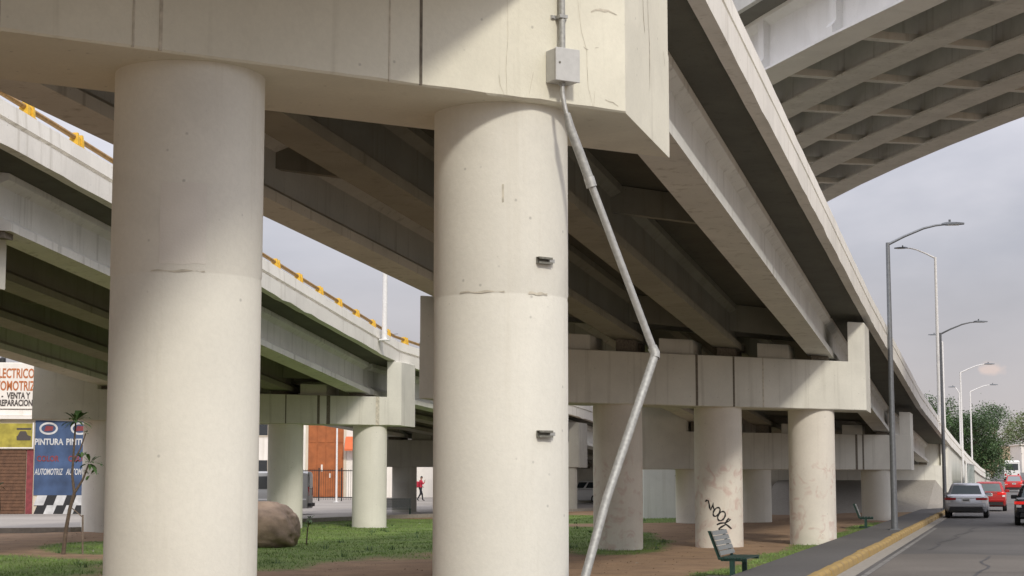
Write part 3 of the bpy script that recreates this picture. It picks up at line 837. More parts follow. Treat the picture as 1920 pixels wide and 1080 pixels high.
# cracks and scuffs on the foreground cap
def face_strip(name, pts, w, m, end=False):
    v = []
    n = len(pts)
    dd = Vector((.263, .965, 0)).normalized(); nn = perp(dd); corner = row_pt(RP[0], nn, 1.12, 0)
    ref0 = Vector((RP[0][0], RP[0][1], 0))
    for i, (a, z) in enumerate(pts):
        p0 = pts[max(i - 1, 0)]; p1 = pts[min(i + 1, n - 1)]
        da, dz = p1[0] - p0[0], p1[1] - p0[1]; l = math.hypot(da, dz) or 1
        ww = w * .65 * (.5 + .5 * math.sin(1.3 + i * 2.1) ** 2) * (.4 if i in (0, n - 1) else 1)
        for sg in (-1, 1):
            aa = a - dz / l * ww * sg; zz = z + da / l * ww * sg
            if end:
                p = ref0 + dd * aa; p = p + nn * ((corner - ref0).dot(nn) + .003); q = Vector((p.x, p.y, zz))
            else: q = onface(aa, .003, zz)
            v.append(q - Vector((RP[0][0], RP[0][1], 0)))
    return mesh(name, v, [(2 * i, 2 * i + 1, 2 * i + 3, 2 * i + 2) for i in range(n - 1)], m, capA)
for pts, w in (([(.37, 5.91), (.408, 5.63), (.464, 5.465), (.469, 5.25), (.479, 5.13), (.529, 4.96)], .004), ([(-.442, 5.137), (-.426, 5.045), (-.389, 4.97)], .006),
               ([(-.093, 5.2), (-.115, 5.1), (-.136, 5.0)], .006), ([(.547, 5.11), (.535, 4.96)], .005), ([(-.36, 5.9), (-.35, 5.5), (-.37, 5.2), (-.36, 4.97)], .004)):
    face_strip('crack', pts, w, 'stain_brown')
for pts, w in (([(.512, 5.826), (.56, 5.85), (.61, 5.86), (.66, 5.855), (.70, 5.862), (.788, 5.836)], .022), ([(.43, 5.496), (.455, 5.48), (.48, 5.475)], .010), ([(.555, 5.502), (.59, 5.511)], .008), ([(.66, 5.045), (.70, 5.033), (.74, 5.03), (.80, 5.0)], .010)):
    face_strip('scuff', pts, w, 'stain_brown')
for pts, w in (([(1.014, 6.5), (1.03, 6.2), (1.06, 6.03), (1.10, 5.93)], .022), ([(1.234, 6.5), (1.30, 6.1), (1.335, 5.9), (1.344, 5.68), (1.335, 5.42)], .022), ([(2.10, 5.99), (2.16, 5.90), (2.18, 5.86)], .02)):
    face_strip('drip_mark', pts, w, 'stain_brown', True)

# black tag on the middle column of the second pier
def tag_strokes():
    c = row_pt(RP[1], perp(Vector((.263, .965, 0)).normalized()), -2.13, 0)
    base = math.atan2(c.x, c.y)                     # faces the street corner where the camera stands
    def ell(cx, cy, rx, ry, rot=0.0, a0=0, a1=380):
        return [(cx + rx * math.cos(R(a)) * math.cos(rot) - ry * math.sin(R(a)) * math.sin(rot), cy + rx * math.cos(R(a)) * math.sin(rot) + ry * math.sin(R(a)) * math.cos(rot)) for a in range(a0, a1, 24)]
    S = [[(168, 396), (176, 380), (192, 382), (200, 410), (206, 450), (214, 470), (226, 440), (240, 405), (236, 440), (246, 462)],
         ell(268, 486, 26, 44, .55), ell(312, 524, 30, 46, .55), [(352, 575), (375, 548), (395, 556), (372, 572), (335, 590)],
         [(268, 602), (300, 588), (345, 585), (352, 598), (310, 622), (285, 640)], [(285, 640), (318, 672), (336, 690)], [(352, 598), (380, 620), (402, 640)]]
    t = pierB
    mbx = MB()
    cx0 = 285.0
    for s in S:
        pts = []
        for u, w in s:
            h = (u - 290) / 4.91 / 75.0; z = 1.7 - ((860 + w / 4.91) - 895) / 75.0
            pts.append((h, z))
        n = len(pts); vv = []
        for i, (h, z) in enumerate(pts):
            a = pts[max(i - 1, 0)]; b = pts[min(i + 1, n - 1)]
            dx, dz = b[0] - a[0], b[1] - a[1]; l = math.hypot(dx, dz) or 1
            wdt = .018 * (1 + .3 * math.sin(i * 1.9))
            for sg in (-1, 1):
                hh = max(-.58, min(.58, h - dz / l * wdt * sg)); zz = z + dx / l * wdt * sg
                an = math.asin(hh / .605)
                rx, ry = .605 * math.sin(an), -.605 * math.cos(an)
                X = c.x + rx * math.cos(base) - ry * -math.sin(base) * -1; Y = c.y + ry * math.cos(base) + rx * -math.sin(base)
                X = c.x + rx * math.cos(base) + ry * math.sin(base)
                vv.append((X - RP[1][0], Y - RP[1][1], zz))
        mbx.add(vv, [(2 * i, 2 * i + 1, 2 * i + 3, 2 * i + 2) for i in range(n - 1)])
    tag(mbx.build('graffiti', 'spray_black', t), 'black spray painted tag')
tag_strokes()

# ------------------------------------------------------------------ lamp posts
def lamp(name, label, x, y, z0, h, arm_dir, arm, m, r=.075, group=None):
    t = thing(name, label, 'street lamp', (x, y, z0), 0, group)
    smooth_angle(MB().lathe([(.17, 0), (.17, .03), (r * 1.25, .04), (r * 1.2, .3), (r * .72, h)], 16).build('post', m, t), 40)
    MB().box(-.17, .17, -.17, .17, -.02, .028).build('base_plate', m, t)
    d = Vector((arm_dir[0], arm_dir[1], 0)).normalized()
    pts = [Vector((0, 0, h - .05)) + d * .02, Vector((0, 0, h + .18)) + d * arm * .28, Vector((0, 0, h + .42)) + d * arm * .62, Vector((0, 0, h + .50)) + d * arm * .82, Vector((0, 0, h + .53)) + d * arm]
    smooth_angle(MB().tube(pts, [.045, .04, .036, .033, .03], 10).build('arm', m, t), 50)
    e = pts[-1]; sd = perp(d)
    sec = []
    for q, w, th in ((-.12, .05, .04), (.02, .11, .07), (.30, .13, .06), (.55, .08, .035)):
        c = e + d * q
        sec.append([c + sd * a * w + Vector((0, 0, b * th)) for a, b in ((-1, -.4), (1, -.4), (1, .1), (.6, .9), (-.6, .9), (-1, .1))])
    hd = MB().loft(sec).build('lamp_head', 'lamp_head', t)
    MB().loft([[e + d * q + sd * a * .09 + Vector((0, 0, zz)) for a, zz in ((-1, -.036), (1, -.036), (1, -.025), (-1, -.025))] for q in (.06, .40)]).build('lens', 'lamp_glass', hd)
    MB().tube([e + d * .12 + Vector((0, 0, .05)), e + d * .12 + Vector((0, 0, .14))], .035, 8).build('photocell', 'lamp_head', hd)
    return t
g = 'lamp posts along the kerb'
for x, y, lab, r_ in ((11.55, 52.0, 'tall dark lamp post nearest on the kerb, arm over the street', .085), (21.4, 85.0, 'second lamp post along the kerb, behind the silver car', .085),
                  (30.75, 117.0, 'third lamp post along the kerb, beside the green screen', .075), (38.9, 145.0, 'fourth lamp post along the kerb before the trees', .07)):
    lamp('street_lamp', lab, x, y, gz(y) + .12, 8.75, (RN.x, RN.y + .12), 1.75, 'pole_grey' if y < 100 else 'pole_white', r_, g)
g2 = 'white lamp posts on the overpass decks'
for x, y, z, h, lab in ((21.75, 87.0, 4.45, 8.5, 'nearest white lamp post on the near overpass parapet'), (31.6, 125.0, 3.2, 8.4, 'second white lamp post on the near overpass'),
                        (41.9, 160.0, 2.3, 7.3, 'farthest white lamp post on the near overpass')):
    lamp('deck_lamp', lab, x, y, z, h, (-RN.x, -RN.y), 1.5 if y < 100 else .45, 'pole_white', .085, g2)
lamp('deck_lamp', 'white lamp post on the left overpass parapet seen between the columns', -4.30, 57.4, 6.30, 8.5, (-.97, .2), 1.5, 'pole_white', .075, g2)

# ------------------------------------------------------------------ benches
def bench(label, x, y, rz, group='green park benches'):
    t = thing('park_bench', label, 'bench', (x, y, 0), rz, group)         # sits along local x, faces local -y
    Ln = .62
    for sx in (-1, 1):
        b = MB(); X = sx * (Ln - .06)
        b.box(X - .035, X + .035, -.03, .05, .0, .33); b.box(X - .028, X + .028, -.24, .20, .30, .335); b.box(X - .05, X + .05, -.26, .24, 0, .03)
        b.build('leg', 'bench_green', t)
        b = MB()
        b.loft([[(X + a, .19 + c, .32), (X + a, .24 + c, .32), (X + a, .42 + c, .80), (X + a, .37 + c, .80)] for a, c in ((-.025, 0), (.025, 0))]).build('back_post', 'bench_green', t)
    for k in range(5):
        yy = -.24 + k * .10
        MB().box(-Ln, Ln, yy, yy + .075, .336, .362).build('seat_slat', 'bench_green', t)
    for k in range(5):
        f0 = .14 + k * .172; z = .33 + f0 * .48; yv = .185 + f0 * .18
        MB().loft([[(s, yv - .026, z), (s, yv - .004, z), (s, yv + .021, z + .07), (s, yv - .001, z + .07)] for s in (-Ln, Ln)]).build('back_slat', 'bench_slat', t)
    return t
ang = math.atan2(RD.y, RD.x)
bench('green metal bench in front of the tagged column', 3.88, 29.5, ang - R(2))
bench('smaller looking bench by the pavement near the third pier', 12.05, 58.6, ang + R(4))
bench('dark bench on the far lawn in front of the shaded pier', -4.95, 74.0, R(4))
tag(MB().box(-.55, .75, -.45, .40, -.05, .035, frame((3.55, 28.8, 0), ang)).build('bench_footing', 'pad_concrete'), 'small concrete slab under the nearest bench', kind='structure')

# ------------------------------------------------------------------ boulder
def boulder():
    bm = bmesh.new(); bmesh.ops.create_icosphere(bm, subdivisions=5, radius=1)
    for v in bm.verts:
        p = v.co.copy(); n = p.normalized()
        k = 1 + .07 * math.sin(3.1 * n.x + 1.3) * math.cos(2.7 * n.z) + .05 * math.sin(5.2 * n.y + 2 * n.z) + .025 * math.sin(9 * n.x + 7 * n.z)
        q = Vector((math.copysign(abs(n.x) ** .72, n.x), math.copysign(abs(n.y) ** .8, n.y), math.copysign(abs(n.z) ** .75, n.z)))
        k += .05 * mnoise.noise(n * 2.3) + .035 * mnoise.noise(n * 5.1) + .018 * mnoise.noise(n * 11.0)
        v.co = Vector((q.x * .80 * k, q.y * .62 * k, q.z * .60 * k + .50))
        if v.co.x > .35: v.co.z -= (v.co.x - .35) * .18
        v.co.x -= .10 * (v.co.z - .5)
    me = bpy.data.meshes.new('boulder'); bm.to_mesh(me); bm.free(); me.materials.append(MATS['boulder_stone']); me.shade_smooth()
    o = link(bpy.data.objects.new('boulder', me)); o.location = (-6.2, 43.0, 0); o.scale = (1.12, 1.1, 1.0)
    tag(o, 'big rounded brown boulder on the grass', 'boulder')
boulder()

# ------------------------------------------------------------------ plants
def leaf_mass(name, parent, blobs, n, size, m, rnd, droop=.0):
    """many leaf sized faces in uneven clumps spread through the blobs"""
    v = []; f = []
    tot = sum(b[3] * b[4] * b[5] for b in blobs)
    for bx_, by_, bz_, rx, ry, rz_ in blobs:
        cnt = max(4, int(n * rx * ry * rz_ / tot / 22))
        for _ in range(cnt):
            while True:
                p = Vector((rnd.uniform(-1, 1), rnd.uniform(-1, 1), rnd.uniform(-1, 1)))
                if .35 < p.length < 1: break
            p = p * (.55 + .45 * rnd.random()) if rnd.random() < .3 else p.normalized() * rnd.uniform(.72, 1.02)
            c = Vector((bx_ + p.x * rx, by_ + p.y * ry, bz_ + p.z * rz_))
            s = size * rnd.uniform(1.6, 3.2)
            for _ in range(22):
                q = c + Vector((rnd.gauss(0, .5), rnd.gauss(0, .5), rnd.gauss(0, .38))) * s
                a = Vector((rnd.gauss(0, 1), rnd.gauss(0, 1), rnd.gauss(0, .6) - droop)).normalized()
                b = a.cross(Vector((rnd.gauss(0, 1), rnd.gauss(0, 1), rnd.gauss(0, 1)))).normalized()
                l = size * rnd.uniform(.55, 1.1); w = l * .38
                k = len(v); v += [q - a * l * .5, q + b * w * .5, q + a * l * .5, q - b * w * .5]; f.append((k, k + 1, k + 2, k + 3))
    me = bpy.data.meshes.new(name); me.from_pydata([tuple(x) for x in v], [], f); me.materials.append(MATS[m])
    return link(bpy.data.objects.new(name, me), parent)

def tree(label, x, y, h, r, m, seed, n=5200, size=.34, group='trees beyond the overpass', lean=(0, 0), low=.35):
    rnd = random.Random(seed)
    t = thing('tree', label, 'tree', (x, y, gz(y)), 0, group)
    tr = MB()
    tr.tube([(0, 0, -.2), (.05, 0, h * .2), (.1 + lean[0] * .3, lean[1] * .3, h * .45), (lean[0] * .6, lean[1] * .6, h * .75)], [h * .028, h * .022, h * .017, h * .006], 9)
    for k in range(7):
        a = k * 2.4 + rnd.random(); z0 = h * (.28 + .06 * k)
        e = Vector((math.cos(a) * r * .7 + lean[0] * .5, math.sin(a) * r * .7 + lean[1] * .5, z0 + h * .22))
        tr.tube([(lean[0] * .2, lean[1] * .2, z0), e * .5 + Vector((0, 0, z0 * .5 + .1)), e], [h * .011, h * .008, h * .003], 6)
    tr.build('trunk', 'bark', t)
    bl = [(lean[0], lean[1], h * (.5 + low * .5), r * .72, r * .72, h * (1 - low) * .42)]
    for k in range(9):
        a = k * 2.4 + rnd.random() * .8; q = rnd.uniform(.45, .8)
        bl.append((lean[0] + math.cos(a) * r * q, lean[1] + math.sin(a) * r * q, h * rnd.uniform(low + .08, .92), r * rnd.uniform(.28, .48), r * rnd.uniform(.28, .48), h * rnd.uniform(.09, .16)))
    leaf_mass('crown', t, bl, n, size, m, rnd)
    return t
tree('wide green tree at the kerb behind the red cars', 48.6, 187, 8.9, 4.2, 'leaf_mid', 3, n=24000, size=.30, lean=(1.5, 0), low=.12)
tree('taller narrow tree left of the wide green tree', 45.3, 184, 10.2, 2.6, 'leaf_mid', 4, n=10000, size=.30, low=.3)
tree('low bushy tree behind the lamp posts', 51.0, 205, 6.9, 4.0, 'leaf_dark', 5, n=9000, low=.1)
tree('dusty green tree at the right edge of the photo', 80.5, 262, 11.5, 5.2, 'leaf_pale', 6, n=5200, size=.45, low=.3)
tree('far dark tree behind the bus', 76.0, 300, 9.5, 6.0, 'leaf_dark', 8, n=4200, size=.5, low=.1)
tree('far pale tree at the end of the street', 93.0, 330, 11.0, 6.5, 'leaf_pale', 9, n=4200, size=.55, low=.1)
tree('dark tree under the left overpass end', 8.6, 131, 4.6, 2.6, 'leaf_dark', 10, n=4200, size=.28, low=.08)
tree('second dark tree beside the ramp wall', 4.2, 134, 5.0, 2.7, 'leaf_dark', 11, n=4200, size=.28, low=.08)

def sapling(label, x, y, limbs, tufts, seed, group='thin saplings on the lawn', stake=False):
    rnd = random.Random(seed)
    t = thing('sapling', label, 'sapling', (x, y, 0), 0, group)
    tr = MB()
    for pts, r0, r1 in limbs:
        n = len(pts); tr.tube(pts, [r0 + (r1 - r0) * i / (n - 1) for i in range(n)], 8)
    smooth_angle(tr.build('trunk', 'bark', t), 60)
    for (cx, cy, cz, k, ln) in tufts:
        v = []; f = []
        for i in range(k):
            a = rnd.uniform(0, 6.28); el = rnd.uniform(-.5, 1.1); l = ln * rnd.uniform(.6, 1.1)
            d = Vector((math.cos(a) * math.cos(el), math.sin(a) * math.cos(el), math.sin(el)))
            sd = d.cross(Vector((0, 0, 1))).normalized() * l * .13
            c = Vector((cx, cy, cz)) + d * .03
            p1 = c + d * l * .45; p2 = c + d * l * .8 + Vector((0, 0, -.10 * l)); p3 = c + d * l + Vector((0, 0, -.28 * l))
            b = len(v); v += [c, p1 - sd, p1 + sd, p2 - sd * .8, p2 + sd * .8, p3]
            f += [(b, b + 1, b + 2), (b + 1, b + 3, b + 4, b + 2), (b + 3, b + 5, b + 4)]
        me = bpy.data.meshes.new('leaves'); me.from_pydata([tuple(q) for q in v], [], f); me.materials.append(MATS['leaf_sapling'])
        link(bpy.data.objects.new('leaves', me), t)
    if stake:
        MB().tube([(.42, .1, -.05), (.40, .1, .85)], .02, 6).build('stake', 'bark_pale', t)
        MB().tube([(.40, .1, .8), (.12, 0, 1.05)], .014, 6).build('stake', 'bark_pale', t)
    return t
sapling('forked sapling with leaf tufts in front of the blue mural', -10.15, 39.0,
        [([(0, 0, -.1), (.05, 0, .5), (.13, 0, 1.0), (.22, 0, 1.35)], .05, .038), ([(.22, 0, 1.35), (.16, 0, 1.75), (.17, .02, 2.2), (.2, .02, 2.95)], .034, .02),
         ([(.22, 0, 1.35), (.40, .02, 1.65), (.52, .03, 2.0)], .032, .018), ([(.17, .02, 2.05), (.32, .05, 2.35), (.43, .05, 2.7)], .022, .014)],
        [(.21, .02, 2.98, 26, .40), (.55, .03, 2.02, 18, .34), (.36, .03, 2.12, 9, .24), (.44, .05, 2.7, 5, .14), (.56, .03, 1.75, 8, .24)], 5, stake=True)
sapling('small bare sapling on the grass right of the boulder', -5.25, 44.0, [([(0, 0, -.05), (.03, 0, .4), (.08, 0, .62)], .02, .012)],
        [(.08, 0, .62, 9, .2), (.02, 0, .38, 4, .14)], 6)
sapling('thin sapling at the left edge of the photo', -12.15, 40.5, [([(0, 0, -.05), (.02, 0, .5), (.10, 0, .95), (.06, 0, 1.5)], .025, .012)],
        [(.06, 0, 1.5, 9, .22)], 7)

def grass():
    rnd = random.Random(11); v = []; f = []; n = 0
    while n < 60000:
        y = 24 + 54 * rnd.random() ** 1.4; x = rnd.uniform(-24, 14)
        if abs(x) > .33 * y + 1: continue
        k = 5.25 + .291 * (y - 29.4) - 1.35
        if x > k: continue
        if lawn(x, y) + .35 * (rnd.random() - .5) < .55: continue
        z = .025 * noise2(x * 1.7, y * 1.7) - .03 + gz(y)
        h = rnd.uniform(.02, .055) * (1.6 if rnd.random() < .03 else 1); a = rnd.uniform(0, 6.28); w = rnd.uniform(.006, .014)
        dx, dy = math.cos(a) * w, math.sin(a) * w; lx, ly = rnd.gauss(0, .03), rnd.gauss(0, .03)
        b = len(v); v += [(x - dx, y - dy, z - .01), (x + dx, y + dy, z - .01), (x + lx, y + ly, z + h)]; f.append((b, b + 1, b + 2)); n += 1
    me = bpy.data.meshes.new('grass'); me.from_pydata(v, [], f); me.materials.append(MATS['grass_blade'])
    tag(link(bpy.data.objects.new('grass', me)), 'short lawn grass under and beside the overpasses', 'grass', kind='stuff')
grass()
def debris():
    rnd = random.Random(17); v = []; f = []
    for _ in range(5000):
        y = 26 + 46 * rnd.random() ** 1.5; x = rnd.uniform(-22, 13)
        if abs(x) > .32 * y + 1 or x > 5.25 + .291 * (y - 29.4) - 1.35: continue
        z = .025 * noise2(x * 1.7, y * 1.7) - .03 + .012 + gz(y)
        a = rnd.uniform(0, 6.28); l = rnd.uniform(.010, .032); w = l * rnd.uniform(.35, .7)
        ca, sa = math.cos(a), math.sin(a); h = rnd.uniform(0, .02)
        b = len(v); v += [(x - ca * l, y - sa * l, z), (x - sa * w, y + ca * w, z + h), (x + ca * l, y + sa * l, z + h * .3), (x + sa * w, y - ca * w, z + h * .6)]; f.append((b, b + 1, b + 2, b + 3))
    me = bpy.data.meshes.new('dry_leaves'); me.from_pydata(v, [], f); me.materials.append(MATS['leaf_dry'])
    tag(link(bpy.data.objects.new('dry_leaves', me)), 'dry leaves scattered over soil and grass', 'dry leaves', kind='stuff')
    rnd = random.Random(19); v = []; f = []
    for _ in range(150):                                # taller weeds in clumps
        y = 27 + 42 * rnd.random(); x = rnd.uniform(-16, 10)
        if abs(x) > .32 * y or x > 5.25 + .291 * (y - 29.4) - 1.4 or lawn(x, y) < .3: continue
        z = -.03 + gz(y)
        for _ in range(14):
            a = rnd.uniform(0, 6.28); h = rnd.uniform(.05, .15); sp = rnd.uniform(.02, .12); px_, py_ = x + rnd.gauss(0, .05), y + rnd.gauss(0, .05)
            b = len(v); v += [(px_ - .012 * math.sin(a), py_ + .012 * math.cos(a), z), (px_ + .012 * math.sin(a), py_ - .012 * math.cos(a), z), (px_ + math.cos(a) * sp, py_ + math.sin(a) * sp, z + h)]; f.append((b, b + 1, b + 2))
    me = bpy.data.meshes.new('weeds'); me.from_pydata(v, [], f); me.materials.append(MATS['leaf_sapling'])
    tag(link(bpy.data.objects.new('weeds', me)), 'taller weeds in clumps on the lawn', 'weeds', kind='stuff')
debris()
def scraps():
    rnd = random.Random(3)
    for x, y, where in ((-4.2, 57.8, 'just in front of the round column right of the boulder'), (-3.3, 62.0, 'on the grass right of the left overpass column'), (-9.6, 39.4, 'at the foot of the forked sapling'),
                        (2.4, 33.5, 'on bare soil between conduit and bench'), (-11.2, 47.5, 'on the soil strip left of the foreground columns')):
        b = MB(); pts = [Vector((rnd.uniform(-.06, .06), rnd.uniform(-.06, .06), rnd.uniform(.01, .05))) for _ in range(5)]
        b.add(pts, [(0, 1, 2), (0, 2, 3), (0, 3, 4), (0, 4, 1)])
        o = b.build('paper_scrap', 'litter'); o.location = (x, y, .0); o.scale = (1.3, 1.3, 1.3)
        tag(o, 'white paper scrap ' + where, 'litter', 'paper scraps on the lawn')
scraps()

# ------------------------------------------------------------------ vehicles
def wheel(t, x, y, r=.31, w=.20, side=1):
    b = MB()
    secs = []
    prof = [(r - .09, -w / 2), (r - .015, -w / 2), (r, -w / 2 + .03), (r, w / 2 - .03), (r - .015, w / 2), (r - .09, w / 2)]
    n = 22
    for rr, xx in prof: secs.append([(x + xx, y + rr * math.cos(2 * math.pi * k / n), r + rr * math.sin(2 * math.pi * k / n)) for k in range(n)])
    o = MB().loft(secs, cap=True).build('wheel', 'tyre', t)
    xo = x + side * (w / 2 + .004)
    rm = MB()
    rm.loft([[(xx, y + rr * math.cos(2 * math.pi * k / 20), r + rr * math.sin(2 * math.pi * k / 20)) for k in range(20)] for rr, xx in ((r - .085, xo - side * .03), (r - .10, xo), (.05, xo - side * .012))])
    rm.build('rim', 'rim', o)
    return o

def car(name, label, cat, x, y, ang, paint, kind='sedan', lit=False, group=None, plate=True, mirrors=True):
    """nose along local +y, tail at y = 0"""
    t = thing(name, label, cat, (x, y, gz(y) + .004), ang, group)
    if kind == 'sedan':
        Ln, W, roof, belt = 4.5, .88, 1.45, .93
        #        y     halfw  zbot  zshoulder ztop
        S = [(0.00, .66, .42, .70, .80), (.05, .80, .33, .76, .92), (.22, .86, .26, .80, .985), (.75, W, .22, .84, 1.0), (1.3, W, .20, .86, .97), (2.6, W, .20, .86, .94), (3.3, W, .20, .84, .93), (3.9, .86, .22, .78, .84), (4.3, .78, .28, .68, .74), (4.5, .58, .36, .56, .62)]
        base = (.50, 3.55, .80); top = (1.18, 2.35, .60)
    elif kind == 'suv':
        Ln, W, roof, belt = 4.5, .90, 1.66, 1.02
        S = [(0.00, .72, .44, .80, 1.0), (.05, .84, .36, .90, 1.06), (.25, .89, .28, .94, 1.07), (.9, W, .25, .95, 1.05), (1.5, W, .24, .95, 1.03), (2.8, W, .24, .95, 1.03), (3.5, W, .24, .92, 1.02), (4.0, .87, .26, .86, .93), (4.35, .78, .32, .72, .80), (4.5, .6, .4, .6, .66)]
        base = (.10, 3.5, .82); top = (.50, 2.75, .64)
    else:                               # hatchback
        Ln, W, roof, belt = 3.9, .84, 1.48, .95
        S = [(0.00, .66, .44, .76, .92), (.05, .78, .34, .82, .98), (.25, .82, .26, .86, 1.0), (.8, W, .22, .88, .98), (1.3, W, .20, .88, .96), (2.3, W, .20, .86, .95), (2.9, W, .20, .84, .93), (3.4, .82, .22, .78, .84), (3.75, .74, .28, .68, .72), (3.9, .56, .36, .56, .6)]
        base = (.10, 3.1, .77); top = (.48, 2.15, .60)
    secs = []
    for yy, w, zb, zs_, zt in S:
        hp = [(w * .90, zb), (w * .99, zb + .10), (w, (zb + zs_) / 2), (w * .985, zs_), (w * .90, zt - .03), (w * .70, zt)]
        secs.append([(a, yy, z) for a, z in hp] + [(-a, yy, z) for a, z in hp[::-1]])
    smooth_angle(MB().loft(secs).build('body', paint, t), 42)
    zb_ = belt - .02
    y0, y1, w0 = base; u0, u1, w1 = top
    def ring(fr, ins=0.0):
        e = math.sin(fr * math.pi / 2) if fr < 1 else 1
        a0 = y0 + (u0 - y0) * fr; a1 = y1 + (u1 - y1) * fr; w = w0 + (w1 - w0) * fr; z = zb_ + (roof - .05 - zb_) * fr
        return [(-w, a0 + .10, z), (-w * .86, a0, z), (w * .86, a0, z), (w, a0 + .10, z), (w, a1 - .12, z), (w * .86, a1, z), (-w * .86, a1, z), (-w, a1 - .12, z)]
    top_ring = ring(1.0)
    cyy = (u0 + u1) / 2
    crown = [(p[0] * .84, cyy + (p[1] - cyy) * .84, roof) for p in top_ring]
    smooth_angle(MB().loft([ring(0), ring(.5), top_ring, crown]).build('cabin', paint, t), 30)
    def pt(i, j, fr, a, out):           # point on cabin side between ring corners i and j
        q = ring(fr); p = Vector(q[i]).lerp(Vector(q[j]), a); return p + out
    def pane(name, i, j, a0, a1, f0, f1, out, m):
        o = Vector(out); v = [pt(i, j, f0, a0, o), pt(i, j, f0, a1, o), pt(i, j, f1, a1, o), pt(i, j, f1, a0, o)]
        v2 = [p - o * 1.8 for p in v]
        MB().loft([v, v2]).build(name, m, t)
    pane('rear_window', 1, 2, .02, .98, .10, .90, (0, -.008, .006), 'rear_glass')
    pane('windscreen', 5, 6, .02, .98, .10, .92, (0, .008, .006), 'car_glass')
    for i, j, sg in ((3, 4, 1), (7, 0, -1)):
        for a0, a1 in ((.06, .47), (.53, .90)):
            pane('side_window', i, j, a0, a1, .14, .90, (sg * .008, 0, .003), 'car_glass')
    # rear end
    zl = .80 if kind == 'sedan' else .88
    for sg in (-1, 1):
        sc_ = W / .88
        path_ = [(.42, -.016), (.655, -.016), (.80 * sc_ + .012, .045), (.865 * sc_ + .012, .22)]
        def lamp_strip(nm, z0, z1, m_, pp):
            MB().loft([[(sg * a, b, z0), (sg * a, b, z1), (sg * (a - .05), b + .05, z1), (sg * (a - .05), b + .05, z0)] for a, b in pp]).build(nm, m_, t)
        lamp_strip('tail_light', zl - .05, zl + .05, 'tail_lit' if lit else 'tail_red', path_)
        lamp_strip('reflector', zl - .16, zl - .07, 'tail_white', path_[1:3])
        if mirrors:
            MB().box(sg * .76 if sg > 0 else -.99, .99 if sg > 0 else -.76, base[1] - .75, base[1] - .60, belt - .02, belt + .12).build('mirror', paint, t, bevel=.02)
    b = MB(); b.loft([[(a, yv, z) for a, z in ((-.70, .30), (.70, .30), (.66, .46), (-.66, .46))] for yv in (-.035, .10)]).build('bumper_insert', 'black_trim', t)
    MB().loft([[(a, yv, z) for a, z in ((-.74, .47), (.74, .47), (.72, .60), (-.72, .60))] for yv in (-.030, .10)]).build('bumper', paint, t, bevel=.02)
    if plate:
        MB().box(-.40, .40, -.014, .02, zl + .03, zl + .05).build('chrome_bar', 'chrome', t)
        pl = MB().box(-.17, .17, -.022, -.012, zl - .12, zl + .02).build('number_plate', 'plate_white', t)
        MB().box(-.13, .13, -.026, -.023, zl - .085, zl - .02).build('plate_print', 'plate_ink', pl)
    for sg in (-1, 1):
        wheel(t, sg * (W - .10), .80, side=sg); wheel(t, sg * (W - .10), Ln - .85, side=sg)
    return t
road_ang = math.atan2(RD.y, RD.x) - R(90)
car('parked_car', 'silver sedan stopped by the kerb behind the lamp post', 'car', 18.95, 71.8, road_ang, 'car_silver', 'sedan', group='cars on the street')
car('red_car', 'red hatchback just ahead of the silver sedan', 'car', 24.0, 86.5, road_ang, 'car_red', 'hatch', lit=True, group='cars on the street')
car('black_car', 'black car cut by the right edge of the photo', 'car', 18.55, 60.4, road_ang, 'car_dark', 'sedan', lit=True, group='cars on the street')
car('red_suv', 'red sport utility car climbing the far street', 'car', 49.1, 168.0, road_ang, 'car_red', 'suv', lit=True, group='cars on the street')
car('dark_red_car', 'dark red car far up the street at the right edge', 'car', 45.9, 151.0, road_ang, 'car_darkred', 'suv', lit=True, group='cars on the street')
car('white_car', 'white parked car glimpsed between the piers', 'car', 6.4, 112.0, R(75), 'car_white', 'hatch', plate=False)

def bus():
    t = thing('bus', 'white bus far up the street', 'bus', (70.2, 241.0, gz(241.0)), road_ang)
    secs = []
    for yy, s, zt in ((0, .94, 2.75), (.12, 1.0, 2.9), (7.6, 1.0, 2.9), (7.9, .95, 2.7)):
        secs.append([(a * s, yy, z) for a, z in ((-1.1, .35), (1.1, .35), (1.12, 1.4), (1.06, zt - .15), (.9, zt), (-.9, zt), (-1.06, zt - .15), (-1.12, 1.4))])
    smooth_angle(MB().loft(secs).build('body', 'car_white', t), 35)
    MB().box(-.85, .85, -.02, .06, 1.55, 2.45).build('rear_window', 'car_glass', t)
    for sg in (-1, 1):
        MB().box(sg * 1.11 - .02, sg * 1.11 + .02, .7, 7.2, 1.5, 2.4).build('side_window', 'car_glass', t)
        MB().box(sg * .86 - .12, sg * .86 + .12, -.025, .05, .75, 1.05).build('tail_light', 'tail_red', t)
        wheel(t, sg * .98, 1.6, .45, .26, sg); wheel(t, sg * .98, 6.2, .45, .26, sg)
    MB().box(-1.0, 1.0, -.08, .05, .40, .62).build('bumper', 'black_trim', t)
bus()

